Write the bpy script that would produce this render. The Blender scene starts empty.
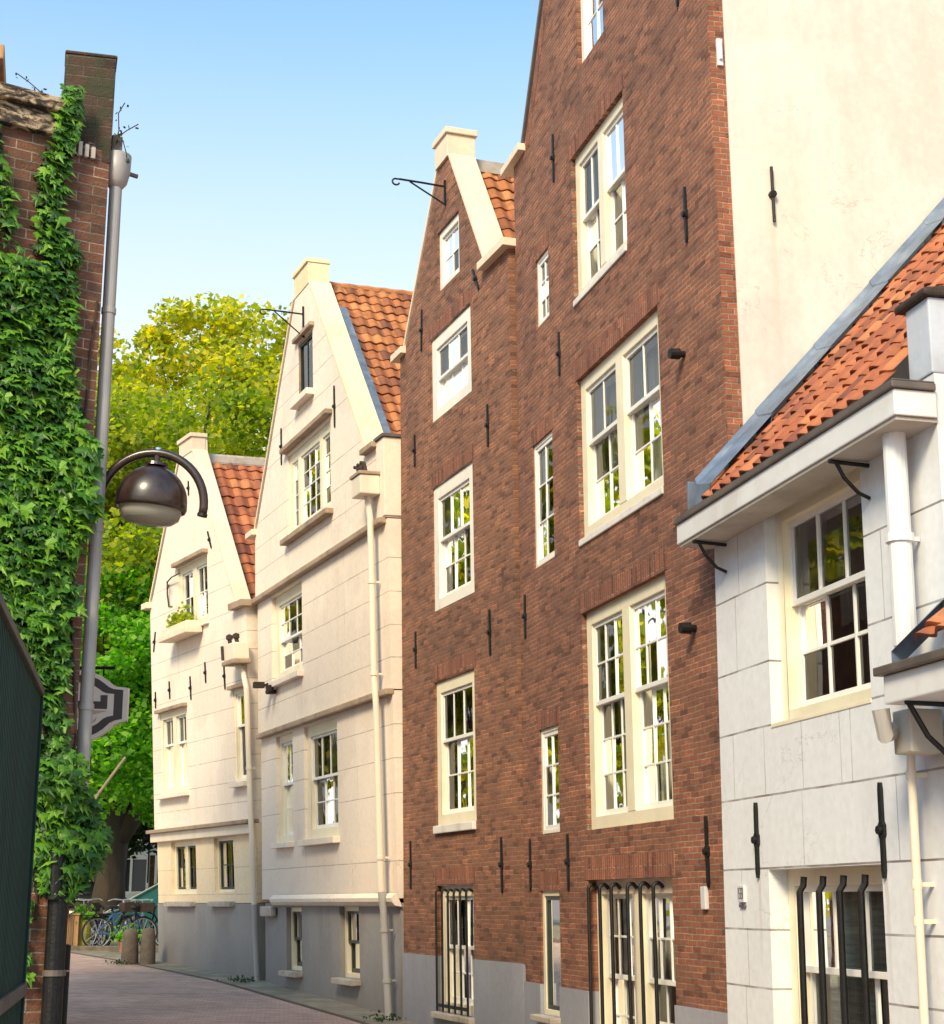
import bpy, bmesh, math, random
import numpy as np
from mathutils import Vector, Matrix
random.seed(7); rng = np.random.default_rng(11)
EYE = 1.95
scn = bpy.context.scene
COL = scn.collection
PI = math.pi

# ------------------------------------------------------------------ materials
def new_mat(name):
    m = bpy.data.materials.new(name); m.use_nodes = True
    nt = m.node_tree; b = nt.nodes['Principled BSDF']
    return m, nt, b
def N(nt, t, **kw):
    n = nt.nodes.new(t)
    for k, v in kw.items():
        if k in n.inputs: n.inputs[k].default_value = v
        else: setattr(n, k, v)
    return n
def L(nt, a, b): nt.links.new(a, b)
def math_n(nt, op, a, b=None, c=None):
    n = nt.nodes.new('ShaderNodeMath'); n.operation = op
    for i, v in enumerate((a, b, c)):
        if v is None: continue
        if isinstance(v, (int, float)): n.inputs[i].default_value = v
        else: nt.links.new(v, n.inputs[i])
    return n.outputs[0]
def mixc(nt, fac, a, b, mode='MIX'):
    n = nt.nodes.new('ShaderNodeMix'); n.data_type = 'RGBA'; n.blend_type = mode
    for k, v in ((0, fac), (6, a), (7, b)):
        if isinstance(v, (int, float)): n.inputs[k].default_value = v
        elif isinstance(v, tuple): n.inputs[k].default_value = (*v, 1) if len(v) == 3 else v
        else: nt.links.new(v, n.inputs[k])
    return n.outputs[2]
def ramp(nt, fac, stops):
    n = nt.nodes.new('ShaderNodeValToRGB'); e = n.color_ramp.elements
    while len(e) < len(stops): e.new(0.5)
    for i, (p, c) in enumerate(stops):
        e[i].position = p; e[i].color = (*c, 1) if len(c) == 3 else c
    L(nt, fac, n.inputs[0]); return n.outputs[0]
def noise(nt, vec, scale, detail=4, rough=0.55, dist=0.0):
    n = nt.nodes.new('ShaderNodeTexNoise')
    n.inputs['Scale'].default_value = scale; n.inputs['Detail'].default_value = detail
    n.inputs['Roughness'].default_value = rough; n.inputs['Distortion'].default_value = dist
    L(nt, vec, n.inputs['Vector']); return n.outputs['Fac']
def objco(nt): return nt.nodes.new('ShaderNodeTexCoord').outputs['Object']
def mapped(nt, vec, scale):
    n = nt.nodes.new('ShaderNodeMapping'); n.inputs['Scale'].default_value = scale
    L(nt, vec, n.inputs['Vector']); return n.outputs[0]
def bump(nt, h, strength, dist=0.01, normal=None):
    n = nt.nodes.new('ShaderNodeBump'); n.inputs['Strength'].default_value = strength
    n.inputs['Distance'].default_value = dist; L(nt, h, n.inputs['Height'])
    if normal: L(nt, normal, n.inputs['Normal'])
    return n.outputs[0]

def brick_mat(name, axis='x', c1=(.30, .095, .05), c2=(.15, .05, .032), mortar=(.32, .235, .18), dark=(.055, .03, .026), bw=.17, rh=.0495,
              soldier=False, darkamt=.55, moss=0.0, grime_z=None):
    m, nt, b = new_mat(name)
    co = objco(nt); sep = N(nt, 'ShaderNodeSeparateXYZ'); L(nt, co, sep.inputs[0])
    wob = noise(nt, co, 2.3, 3)
    wob = math_n(nt, 'MULTIPLY', math_n(nt, 'SUBTRACT', wob, .5), .03)
    wob2 = math_n(nt, 'MULTIPLY', math_n(nt, 'SUBTRACT', noise(nt, co, 28, 2), .5), .008)
    h = {'x': sep.outputs[0], 'y': sep.outputs[1], 's': math_n(nt, 'ADD', sep.outputs[0], sep.outputs[1])}[axis]
    z = math_n(nt, 'ADD', math_n(nt, 'ADD', sep.outputs[2], wob), wob2)
    cmb = N(nt, 'ShaderNodeCombineXYZ')
    if soldier: L(nt, z, cmb.inputs[0]); L(nt, h, cmb.inputs[1])
    else: L(nt, math_n(nt, 'ADD', h, wob2), cmb.inputs[0]); L(nt, z, cmb.inputs[1])
    br = N(nt, 'ShaderNodeTexBrick'); L(nt, cmb.outputs[0], br.inputs['Vector'])
    br.inputs['Color1'].default_value = (*c1, 1); br.inputs['Color2'].default_value = (*c2, 1); br.inputs['Mortar'].default_value = (*mortar, 1)
    br.inputs['Scale'].default_value = 1; br.inputs['Mortar Size'].default_value = .0056; br.inputs['Mortar Smooth'].default_value = .25
    br.inputs['Bias'].default_value = -.1; br.inputs['Brick Width'].default_value = bw; br.inputs['Row Height'].default_value = rh
    # per-brick tone: white noise on the brick cell
    br2 = N(nt, 'ShaderNodeTexBrick'); L(nt, cmb.outputs[0], br2.inputs['Vector'])
    for k, v in (('Scale', 1), ('Mortar Size', 0.0), ('Brick Width', bw), ('Row Height', rh), ('Bias', 0.0)): br2.inputs[k].default_value = v
    br2.inputs['Color1'].default_value = (0, 0, 0, 1); br2.inputs['Color2'].default_value = (1, 1, 1, 1)
    big = noise(nt, co, .55, 5, .6)
    med = noise(nt, mapped(nt, co, (11, 11, 40)), 1.0, 2, .5)
    bigf = ramp(nt, big, [(.40, (0, 0, 0)), (.80, (1, 1, 1))])
    colr = br.outputs['Color']
    colr = mixc(nt, math_n(nt, 'MULTIPLY', bigf, darkamt), colr, dark)
    tone = ramp(nt, math_n(nt, 'ADD', math_n(nt, 'MULTIPLY', br2.outputs['Color'], .85), math_n(nt, 'MULTIPLY', math_n(nt, 'SUBTRACT', med, .38), .6)), [(.08, (.44, .42, .44)), (.28, (.78, .77, .78)), (.6, (1.02, 1.0, .97)), (.82, (1.36, 1.25, 1.12)), (.97, (2.0, 1.75, 1.5))])
    colr = mixc(nt, 1.0, colr, tone, 'MULTIPLY')
    fleck = noise(nt, mapped(nt, co, (9, 9, 26)), 1.3, 1)
    colr = mixc(nt, ramp(nt, fleck, [(.70, (0, 0, 0)), (.76, (.55, .55, .55))]), colr, (.42, .27, .19))
    if moss: colr = mixc(nt, math_n(nt, 'MULTIPLY', ramp(nt, noise(nt, co, 7, 5), [(.45, (0, 0, 0)), (.6, (1, 1, 1))]), moss), colr, (.035, .04, .015))
    if grime_z is not None:
        g = math_n(nt, 'MULTIPLY', math_n(nt, 'SUBTRACT', 1.0, math_n(nt, 'MULTIPLY', math_n(nt, 'SUBTRACT', sep.outputs[2], grime_z), .25)), .25)
        gc = N(nt, 'ShaderNodeClamp'); L(nt, g, gc.inputs[0])
        colr = mixc(nt, gc.outputs[0], colr, (.10, .05, .045))
    L(nt, colr, b.inputs['Base Color']); b.inputs['Roughness'].default_value = .88
    inv = math_n(nt, 'SUBTRACT', 1.0, br.outputs['Fac'])
    hh = math_n(nt, 'ADD', inv, math_n(nt, 'MULTIPLY', noise(nt, co, 60, 3), .5))
    hh = math_n(nt, 'ADD', hh, math_n(nt, 'MULTIPLY', br2.outputs['Color'], .35))
    L(nt, bump(nt, hh, 1.0, .016), b.inputs['Normal'])
    return m

def plaster_mat(name, base, dirt=(.35, .27, .2), axis='x', hl=(), vl=(), groove=.007, dirtamt=.35, groove_dark=.45, rough=.75, streak=.5, low=None, runs=(), cracks=.22, run_amt=.32, run_col=(.36, .24, .14)):
    """painted render with scored joints: hl = heights of level joints, vl = (x, z0, z1) upright joints"""
    m, nt, b = new_mat(name)
    co = objco(nt); sep = N(nt, 'ShaderNodeSeparateXYZ'); L(nt, co, sep.inputs[0])
    h = sep.outputs[0] if axis == 'x' else sep.outputs[1]; z = sep.outputs[2]
    w = math_n(nt, 'MULTIPLY', math_n(nt, 'SUBTRACT', noise(nt, co, 1.2, 2), .5), .012)
    zz = math_n(nt, 'ADD', z, w); xx = math_n(nt, 'ADD', h, w)
    mask = None
    for q in hl:
        c = math_n(nt, 'COMPARE', zz, q, groove)
        mask = c if mask is None else math_n(nt, 'MAXIMUM', mask, c)
    for (x, z0, z1) in vl:
        c = math_n(nt, 'COMPARE', xx, x, groove * .8)
        c = math_n(nt, 'MULTIPLY', c, math_n(nt, 'COMPARE', z, (z0 + z1) / 2, (z1 - z0) / 2))
        c = math_n(nt, 'MULTIPLY', c, .6)
        mask = c if mask is None else math_n(nt, 'MAXIMUM', mask, c)
    n1 = noise(nt, co, .9, 6, .65); st = noise(nt, mapped(nt, co, (3.5, 3.5, .35)), 1.0, 5, .6)
    f = math_n(nt, 'ADD', math_n(nt, 'MULTIPLY', n1, 1 - streak), math_n(nt, 'MULTIPLY', st, streak))
    f = ramp(nt, f, [(.47, (0, 0, 0)), (.75, (1, 1, 1))])
    colr = mixc(nt, math_n(nt, 'MULTIPLY', f, dirtamt), base, dirt)
    fine = noise(nt, co, 14, 4)
    colr = mixc(nt, 1.0, colr, ramp(nt, fine, [(.3, (.93, .93, .93)), (.7, (1.04, 1.04, 1.04))]), 'MULTIPLY')
    if low is not None:
        zl, zh, lc, amt = low
        g = N(nt, 'ShaderNodeMapRange'); g.inputs[1].default_value = zl; g.inputs[2].default_value = zh; g.inputs[3].default_value = amt; g.inputs[4].default_value = 0
        L(nt, math_n(nt, 'ADD', z, math_n(nt, 'MULTIPLY', math_n(nt, 'SUBTRACT', st, .5), 1.0)), g.inputs[0])
        colr = mixc(nt, g.outputs[0], colr, lc)
    ck = math_n(nt, 'COMPARE', noise(nt, co, .75, 6, .62, .4), .5, .0022)
    ck = math_n(nt, 'MULTIPLY', ck, ramp(nt, noise(nt, co, .35, 2), [(.48, (0, 0, 0)), (.56, (1, 1, 1))]))
    colr = mixc(nt, math_n(nt, 'MULTIPLY', ck, cracks), colr, (.16, .12, .10))
    pt = noise(nt, co, .33, 3, .5)
    colr = mixc(nt, 1.0, colr, ramp(nt, pt, [(.44, (.93, .92, .92)), (.47, (1, 1, 1)), (.60, (1, 1, 1)), (.62, (1.05, 1.03, 1.0))]), 'MULTIPLY')
    rn_ = math_n(nt, 'MULTIPLY', math_n(nt, 'SUBTRACT', noise(nt, co, 5, 3), .5), .05) if runs else None
    for (x, zt, ln) in runs:
        r_ = math_n(nt, 'COMPARE', math_n(nt, 'ADD', h, rn_), x, .022)
        g_ = N(nt, 'ShaderNodeMapRange'); g_.inputs[1].default_value = zt - ln; g_.inputs[2].default_value = zt; g_.inputs[3].default_value = 0; g_.inputs[4].default_value = 1
        L(nt, z, g_.inputs[0]); up_ = math_n(nt, 'LESS_THAN', z, zt)
        r_ = math_n(nt, 'MULTIPLY', math_n(nt, 'MULTIPLY', math_n(nt, 'MULTIPLY', r_, g_.outputs[0]), up_), run_amt)
        colr = mixc(nt, r_, colr, run_col)
    if mask is not None:
        brk = ramp(nt, noise(nt, co, 2.7, 4), [(.35, (.45, .45, .45)), (.6, (1, 1, 1))])
        colr = mixc(nt, math_n(nt, 'MULTIPLY', math_n(nt, 'MULTIPLY', mask, brk), groove_dark), colr, (.12, .08, .06))
    L(nt, colr, b.inputs['Base Color']); b.inputs['Roughness'].default_value = rough
    hgt = math_n(nt, 'ADD', math_n(nt, 'MULTIPLY', fine, .25), math_n(nt, 'MULTIPLY', noise(nt, co, 3, 4), .5))
    if mask is not None: hgt = math_n(nt, 'SUBTRACT', hgt, math_n(nt, 'MULTIPLY', mask, .8))
    L(nt, bump(nt, hgt, .45, .014), b.inputs['Normal'])
    return m

def simple_mat(name, c, rough=.5, metal=0.0, var=.25, scale=6.0, dirt=None, dirtamt=.0, bmp=.15, coat=0.0, stretch=(1, 1, 1)):
    m, nt, b = new_mat(name); co = mapped(nt, objco(nt), stretch)
    n = noise(nt, co, scale, 5, .6)
    colr = mixc(nt, 1.0, (*c, 1), ramp(nt, n, [(.25, (1 - var,) * 3), (.75, (1 + var * .6,) * 3)]), 'MULTIPLY')
    if dirt: colr = mixc(nt, math_n(nt, 'MULTIPLY', ramp(nt, noise(nt, co, scale * .6, 6, .7), [(.5, (0, 0, 0)), (.68, (1, 1, 1))]), dirtamt), colr, dirt)
    L(nt, colr, b.inputs['Base Color']); b.inputs['Roughness'].default_value = rough; b.inputs['Metallic'].default_value = metal
    if coat: b.inputs['Coat Weight'].default_value = coat; b.inputs['Coat Roughness'].default_value = .1
    if bmp: L(nt, bump(nt, noise(nt, co, scale * 3, 4), bmp, .008), b.inputs['Normal'])
    return m

def glass_mat(name, tint=(.92, .96, .95), refl=1.0):
    m = bpy.data.materials.new(name); m.use_nodes = True; nt = m.node_tree; nt.nodes.clear()
    out = N(nt, 'ShaderNodeOutputMaterial'); mx = N(nt, 'ShaderNodeMixShader')
    gl = N(nt, 'ShaderNodeBsdfGlossy'); gl.inputs['Roughness'].default_value = .015; gl.inputs['Color'].default_value = (refl, refl, refl, 1)
    tr = N(nt, 'ShaderNodeBsdfTransparent'); tr.inputs['Color'].default_value = (*tint, 1)
    fr = N(nt, 'ShaderNodeFresnel'); fr.inputs['IOR'].default_value = 1.48
    co = objco(nt)
    bm_ = bump(nt, noise(nt, co, 2.2, 2), .10, .02)
    L(nt, bm_, gl.inputs['Normal'])
    L(nt, fr.outputs[0], mx.inputs[0]); L(nt, tr.outputs[0], mx.inputs[1]); L(nt, gl.outputs[0], mx.inputs[2]); L(nt, mx.outputs[0], out.inputs[0])
    return m

def leaf_mat(name, stops, transl=.45, tcol=(.35, .5, .05), rough=.45):
    m = bpy.data.materials.new(name); m.use_nodes = True; nt = m.node_tree; b = nt.nodes['Principled BSDF']; out = nt.nodes['Material Output']
    g = N(nt, 'ShaderNodeNewGeometry'); co = objco(nt)
    f = math_n(nt, 'ADD', math_n(nt, 'MULTIPLY', g.outputs['Random Per Island'], .6), math_n(nt, 'MULTIPLY', noise(nt, co, .5, 3), .4))
    c = ramp(nt, f, stops); L(nt, c, b.inputs['Base Color']); b.inputs['Roughness'].default_value = rough
    t = N(nt, 'ShaderNodeBsdfTranslucent'); L(nt, mixc(nt, 1.0, c, (*[x * 3 for x in tcol], 1), 'MULTIPLY'), t.inputs[0])
    mx = N(nt, 'ShaderNodeMixShader'); mx.inputs[0].default_value = transl
    L(nt, b.outputs[0], mx.inputs[1]); L(nt, t.outputs[0], mx.inputs[2]); L(nt, mx.outputs[0], out.inputs[0])
    return m

def tile_mat(name, cols, moss=.25, mosscol=(.05, .035, .025)):
    m, nt, b = new_mat(name)
    uv = N(nt, 'ShaderNodeUVMap'); fl = N(nt, 'ShaderNodeVectorMath'); fl.operation = 'FLOOR'; L(nt, uv.outputs[0], fl.inputs[0])
    wn = N(nt, 'ShaderNodeTexWhiteNoise'); wn.noise_dimensions = '2D'; L(nt, fl.outputs[0], wn.inputs['Vector'])
    co = objco(nt)
    c = ramp(nt, math_n(nt, 'ADD', math_n(nt, 'MULTIPLY', wn.outputs['Value'], .75), math_n(nt, 'MULTIPLY', noise(nt, co, 1.1, 4), .3)), cols)
    c = mixc(nt, math_n(nt, 'MULTIPLY', ramp(nt, noise(nt, co, 5, 6, .7), [(.48, (0, 0, 0)), (.65, (1, 1, 1))]), moss), c, mosscol)
    # darker toward each tile's lower edge
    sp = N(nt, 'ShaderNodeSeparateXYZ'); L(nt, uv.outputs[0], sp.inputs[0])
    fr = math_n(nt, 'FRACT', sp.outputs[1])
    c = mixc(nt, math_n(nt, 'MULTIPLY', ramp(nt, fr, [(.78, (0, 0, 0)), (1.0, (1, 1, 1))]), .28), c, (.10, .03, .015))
    L(nt, c, b.inputs['Base Color']); b.inputs['Roughness'].default_value = .7
    L(nt, bump(nt, noise(nt, co, 40, 3), .3, .006), b.inputs['Normal'])
    return m

M = {}
M['brick_a'] = brick_mat('brick_brown', c1=(.34, .135, .066), c2=(.20, .08, .045), dark=(.07, .04, .032), darkamt=.7)
M['brick_b'] = brick_mat('brick_red', c1=(.34, .125, .062), c2=(.185, .072, .042), dark=(.075, .037, .032), darkamt=.65)
M['brick_b_side'] = brick_mat('brick_red_return', axis='y', c1=(.36, .12, .055), c2=(.22, .075, .04), darkamt=.35, bw=.11)
M['soldier'] = brick_mat('brick_on_end', soldier=True, c1=(.34, .115, .06), c2=(.20, .072, .042), darkamt=.5, bw=.30, rh=.058)
M['brick_old'] = brick_mat('old_dark_brick', c1=(.27, .11, .062), c2=(.12, .052, .036), mortar=(.36, .29, .23), dark=(.05, .03, .024), bw=.21, rh=.068, moss=.3)
M['brick_old_s'] = brick_mat('old_dark_brick_side', axis='s', c1=(.34, .14, .07), c2=(.20, .08, .05), mortar=(.30, .23, .18), dark=(.06, .035, .03), bw=.20, rh=.066)
M['brick_pier'] = brick_mat('mossy_brick', c1=(.085, .045, .026), c2=(.042, .024, .018), mortar=(.10, .085, .06), dark=(.03, .025, .016), bw=.20, rh=.072, moss=.85)
CREAM_WARM_LIT = (.86, .745, .62)  # cream wall paint with the warm light mixed into its colour
M['cream'] = plaster_mat('cream_paint', CREAM_WARM_LIT, dirtamt=.12)
M['coping'] = plaster_mat('sunlit_yellow_weathered_paint', (.86, .72, .47), dirt=(.55, .36, .14), dirtamt=.55, streak=.2)  # weathered paint; the sun on the right-hand coping is put in as yellow
M['coping_b'] = plaster_mat('pale_pink_paint', (.85, .69, .52), dirt=(.5, .36, .22), dirtamt=.3, streak=.2)
M['wall_r_shade_base'] = (.74, .755, .775)  # white wall paint, tinted with the cool shade this front stands in
M['grey_plinth'] = plaster_mat('grey_plinth_paint', (.30, .285, .275), dirt=(.17, .14, .12), dirtamt=.6, low=(-.6, .6, (.12, .10, .09), .6))
M['blue_plinth'] = plaster_mat('blue_grey_plinth_paint', (.31, .32, .37), dirt=(.2, .19, .2), dirtamt=.45, low=(-.4, .5, (.16, .15, .15), .5))
M['white_side'] = plaster_mat('white_render', (.70, .655, .585), dirt=(.50, .44, .37), dirtamt=.5, streak=.6, axis='y', runs=((.5, 5.55 + 1.78, 1.6),), cracks=.25, run_amt=.2, run_col=(.5, .38, .24))
M['pink_side'] = plaster_mat('pink_render', (.62, .49, .45), dirt=(.4, .3, .27), dirtamt=.5)
M['frame'] = simple_mat('cream_wood_paint', (.84, .76, .56), .42, var=.10, scale=3, dirt=(.5, .4, .25), dirtamt=.18, bmp=.06)
M['frame_w'] = simple_mat('white_wood_paint', (.86, .82, .72), .42, var=.08, scale=3, dirt=(.5, .4, .3), dirtamt=.25, bmp=.06)
M['sash'] = simple_mat('white_sash_paint', (.84, .83, .79), .4, var=.08, scale=3, bmp=.04)
M['sash_dark'] = simple_mat('dark_green_paint', (.02, .03, .028), .35, var=.2, bmp=.04)
M['sash_brown'] = simple_mat('brown_paint', (.10, .05, .03), .4, var=.2, bmp=.04)
M['stone_sill'] = simple_mat('weathered_sill', (.50, .43, .36), .8, var=.25, dirt=(.15, .1, .07), dirtamt=.5)
M['sill_w'] = simple_mat('peeling_white_sill', (.78, .74, .68), .6, var=.12, dirt=(.25, .2, .16), dirtamt=.45, scale=4)
M['trim_brown'] = simple_mat('weathered_ledge', (.40, .29, .20), .75, var=.25, dirt=(.16, .10, .06), dirtamt=.6, scale=3)
M['glass'] = glass_mat('window_glass')
M['glass_lamp'] = simple_mat('lamp_glass', (.62, .56, .30), .15, var=.1, bmp=.02)
M['interior'] = simple_mat('dim_room', (.20, .16, .12), .9, var=.5, scale=.8)
M['curtain'] = simple_mat('net_curtain', (.46, .43, .35), .9, var=.3, scale=2, stretch=(14, 1, .4), bmp=0)
M['curtain_dk'] = simple_mat('grey_curtain', (.15, .13, .105), .9, var=.4, scale=2, stretch=(14, 1, .4), bmp=0)
M['blind'] = simple_mat('slatted_blind', (.40, .42, .36), .7, var=.5, scale=9, stretch=(.2, 1, 6), bmp=0)
M['iron'] = simple_mat('black_iron', (.012, .012, .014), .5, .3, var=.5, scale=20, bmp=.4)
M['rust'] = simple_mat('rusty_iron', (.05, .032, .025), .7, .2, var=.5, scale=20, bmp=.4)
M['lead'] = simple_mat('lead_sheet', (.17, .22, .30), .5, .35, var=.45, scale=5, dirt=(.42, .45, .5), dirtamt=.35, bmp=.5)
M['zinc'] = simple_mat('zinc_edge', (.16, .13, .11), .55, .3, var=.4, scale=5)
M['pipe_cream'] = simple_mat('cream_pipe_paint', (.80, .70, .56), .45, var=.12, scale=3, stretch=(1, 1, .2))
M['pipe_grey'] = simple_mat('grey_pipe_paint', (.40, .38, .36), .5, var=.2, scale=3, stretch=(1, 1, .2))
M['pipe_zinc'] = simple_mat('zinc_pipe', (.41, .385, .365), .5, .15, var=.25, scale=3, stretch=(1, 1, .25), dirt=(.2, .17, .15), dirtamt=.4)
M['tile'] = tile_mat('orange_pantile', [(.08, (.14, .05, .025)), (.4, (.36, .12, .038)), (.7, (.46, .165, .05)), (.95, (.60, .26, .09))], moss=.4)
M['tile_r'] = tile_mat('red_pantile', [(.08, (.13, .042, .024)), (.4, (.34, .095, .036)), (.7, (.43, .13, .045)), (.95, (.55, .21, .08))], moss=.4)
M['ridge'] = simple_mat('mortared_ridge', (.52, .46, .40), .85, var=.3, scale=4, dirt=(.2, .16, .12), dirtamt=.5)
M['soffit'] = simple_mat('soffit_paint', (.50, .46, .40), .6, var=.15, scale=2, dirt=(.22, .18, .14), dirtamt=.5)
M['fascia'] = simple_mat('fascia_paint', (.74, .74, .74), .5, var=.1, scale=2, dirt=(.4, .33, .25), dirtamt=.3)
M['fence'] = simple_mat('dark_green_fence_paint', (.006, .040, .028), .95, var=.5, scale=4, stretch=(1, 1, .15), bmp=.1)
M['rail'] = simple_mat('worn_rail', (.10, .085, .075), .7, var=.4, scale=6)
M['lampshade'] = simple_mat('bronze_lamp_enamel', (.030, .016, .012), .32, .0, var=.45, scale=9, bmp=.05, coat=.35, dirt=(.12, .09, .07), dirtamt=.25)
M['white_trim'] = simple_mat('sign_white', (.93, .88, .77), .5, var=.08)
M['sign_grey'] = simple_mat('sign_grey', (.10, .09, .085), .5, var=.15)
M['sign_tan'] = simple_mat('sign_tan', (.62, .50, .36), .5, var=.15)
M['bark'] = simple_mat('bark', (.055, .04, .028), .95, var=.5, scale=5, stretch=(1, 1, .25), bmp=1.0)
M['pole_wood'] = simple_mat('weathered_pole', (.26, .21, .13), .8, var=.3)
M['stem'] = simple_mat('ivy_stem', (.06, .04, .025), .9, var=.4)
M['leaf_ivy'] = leaf_mat('ivy_leaf', [(.12, (.010, .040, .005)), (.40, (.035, .13, .008)), (.65, (.10, .26, .014)), (.85, (.22, .40, .03)), (.97, (.40, .34, .07))], .25, (.45, .7, .04), .5)
M['leaf_ivy_in'] = leaf_mat('ivy_leaf_shaded', [(.2, (.006, .018, .004)), (.6, (.012, .04, .006)), (.9, (.03, .08, .01))], .1, (.4, .7, .05), .7)  # shade between the leaves put into a second, darker leaf colour
M['leaf_tree'] = leaf_mat('tree_leaf', [(.2, (.09, .155, .012)), (.5, (.20, .27, .016)), (.85, (.46, .44, .028))], .5, (.8, .8, .08), .6)
M['leaf_sunlit'] = leaf_mat('sunlit_yellow_leaf', [(.2, (.10, .16, .014)), (.5, (.28, .34, .022)), (.85, (.62, .53, .04))], .5, (.95, .85, .08), .6)  # yellow sunlight on the tall trees is put into the leaf colour
M['leaf_low'] = leaf_mat('linden_leaf', [(.2, (.055, .145, .012)), (.5, (.14, .30, .02)), (.85, (.30, .46, .035))], .5, (.6, .9, .1), .6)
M['leaf_dark'] = leaf_mat('dark_leaf', [(.2, (.010, .028, .006)), (.6, (.025, .06, .012)), (.9, (.05, .10, .02))], .3, (.4, .7, .1), .5)  # dark green leaves for the weeds and the low tree
M['tarp'] = simple_mat('teal_tarpaulin', (.005, .085, .08), .35, var=.4, scale=1.5, bmp=.3)
M['stone'] = simple_mat('old_granite', (.15, .115, .085), .9, var=.4, scale=9, dirt=(.06, .06, .03), dirtamt=.5, bmp=.6)
M['orange'] = simple_mat('ochre_wood', (.34, .19, .08), .7, var=.3, scale=5, stretch=(1, 1, .3))
M['yellowgreen'] = simple_mat('yellow_green_paint', (.42, .40, .05), .5, var=.2)
M['blue'] = simple_mat('blue_bike_paint', (.05, .10, .25), .35, var=.2)
M['silver'] = simple_mat('chrome', (.55, .57, .60), .3, .7, var=.15)
M['rubber'] = simple_mat('rubber', (.02, .02, .022), .8, var=.3)
M['red'] = simple_mat('red_paint', (.55, .04, .03), .45, var=.15)
M['signblue'] = simple_mat('pale_blue_sign', (.22, .42, .70), .45, var=.15)
M['signwhite'] = simple_mat('white_sign', (.75, .75, .76), .45, var=.08)
M['plate'] = simple_mat('enamel_plate', (.60, .60, .62), .35, var=.06)
M['platedark'] = simple_mat('plate_ink', (.09, .09, .11), .5, var=.2)
M['terracotta'] = simple_mat('terracotta', (.4, .15, .07), .8, var=.2)
M['car'] = simple_mat('dark_car_paint', (.02, .015, .012), .25, var=.2, coat=.5)
M['carglass'] = simple_mat('dark_car_glass', (.015, .018, .02), .08, var=.1, bmp=0)

def peel_mat():
    m, nt, b = new_mat('peeling_cornice_paint'); co = objco(nt)
    n = noise(nt, mapped(nt, co, (6, 6, 14)), 1.4, 6, .7, .6)
    c = ramp(nt, n, [(.42, (.50, .38, .24)), (.48, (.20, .14, .09)), (.55, (.03, .024, .018))])
    L(nt, c, b.inputs['Base Color']); b.inputs['Roughness'].default_value = .9; L(nt, bump(nt, n, .8, .02), b.inputs['Normal']); return m
M['peel'] = peel_mat()
M['peel_w'] = plaster_mat('flaking_blue_white_paint', (.55, .60, .68), dirt=(.16, .13, .12), dirtamt=.85, streak=.3)

def paving_mat(name, c1, c2, mortar, bw, rh, yaw=0.0, var=.5):
    m, nt, b = new_mat(name); co = objco(nt)
    mp = nt.nodes.new('ShaderNodeMapping'); mp.inputs['Rotation'].default_value = (0, 0, yaw); L(nt, co, mp.inputs['Vector'])
    br = N(nt, 'ShaderNodeTexBrick'); L(nt, mp.outputs[0], br.inputs['Vector'])
    for k, v in (('Scale', 1), ('Mortar Size', .006), ('Mortar Smooth', .3), ('Brick Width', bw), ('Row Height', rh)): br.inputs[k].default_value = v
    br.inputs['Color1'].default_value = (*c1, 1); br.inputs['Color2'].default_value = (*c2, 1); br.inputs['Mortar'].default_value = (*mortar, 1)
    big = noise(nt, co, .45, 6, .65)
    c = mixc(nt, 1.0, br.outputs['Color'], ramp(nt, big, [(.3, (1 - var * .6,) * 3), (.7, (1.25, 1.2, 1.15))]), 'MULTIPLY')
    c = mixc(nt, math_n(nt, 'MULTIPLY', ramp(nt, noise(nt, mapped(nt, co, (.4, 3, 1)), 1, 5, .7), [(.55, (0, 0, 0)), (.7, (1, 1, 1))]), .35), c, (.12, .09, .085))
    L(nt, c, b.inputs['Base Color']); b.inputs['Roughness'].default_value = .75
    L(nt, bump(nt, math_n(nt, 'SUBTRACT', noise(nt, co, 25, 3), br.outputs['Fac']), .5, .012), b.inputs['Normal'])
    return m
M['clinker'] = paving_mat('clinker_paving', (.62, .43, .37), (.43, .30, .26), (.20, .15, .13), .21, .07, .35)
M['flags'] = paving_mat('grey_flagstones', (.32, .28, .22), (.22, .195, .155), (.09, .085, .055), .30, .30, .4)
M['earth'] = simple_mat('dusty_ground', (.20, .17, .15), .9, var=.3, scale=.4)

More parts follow.
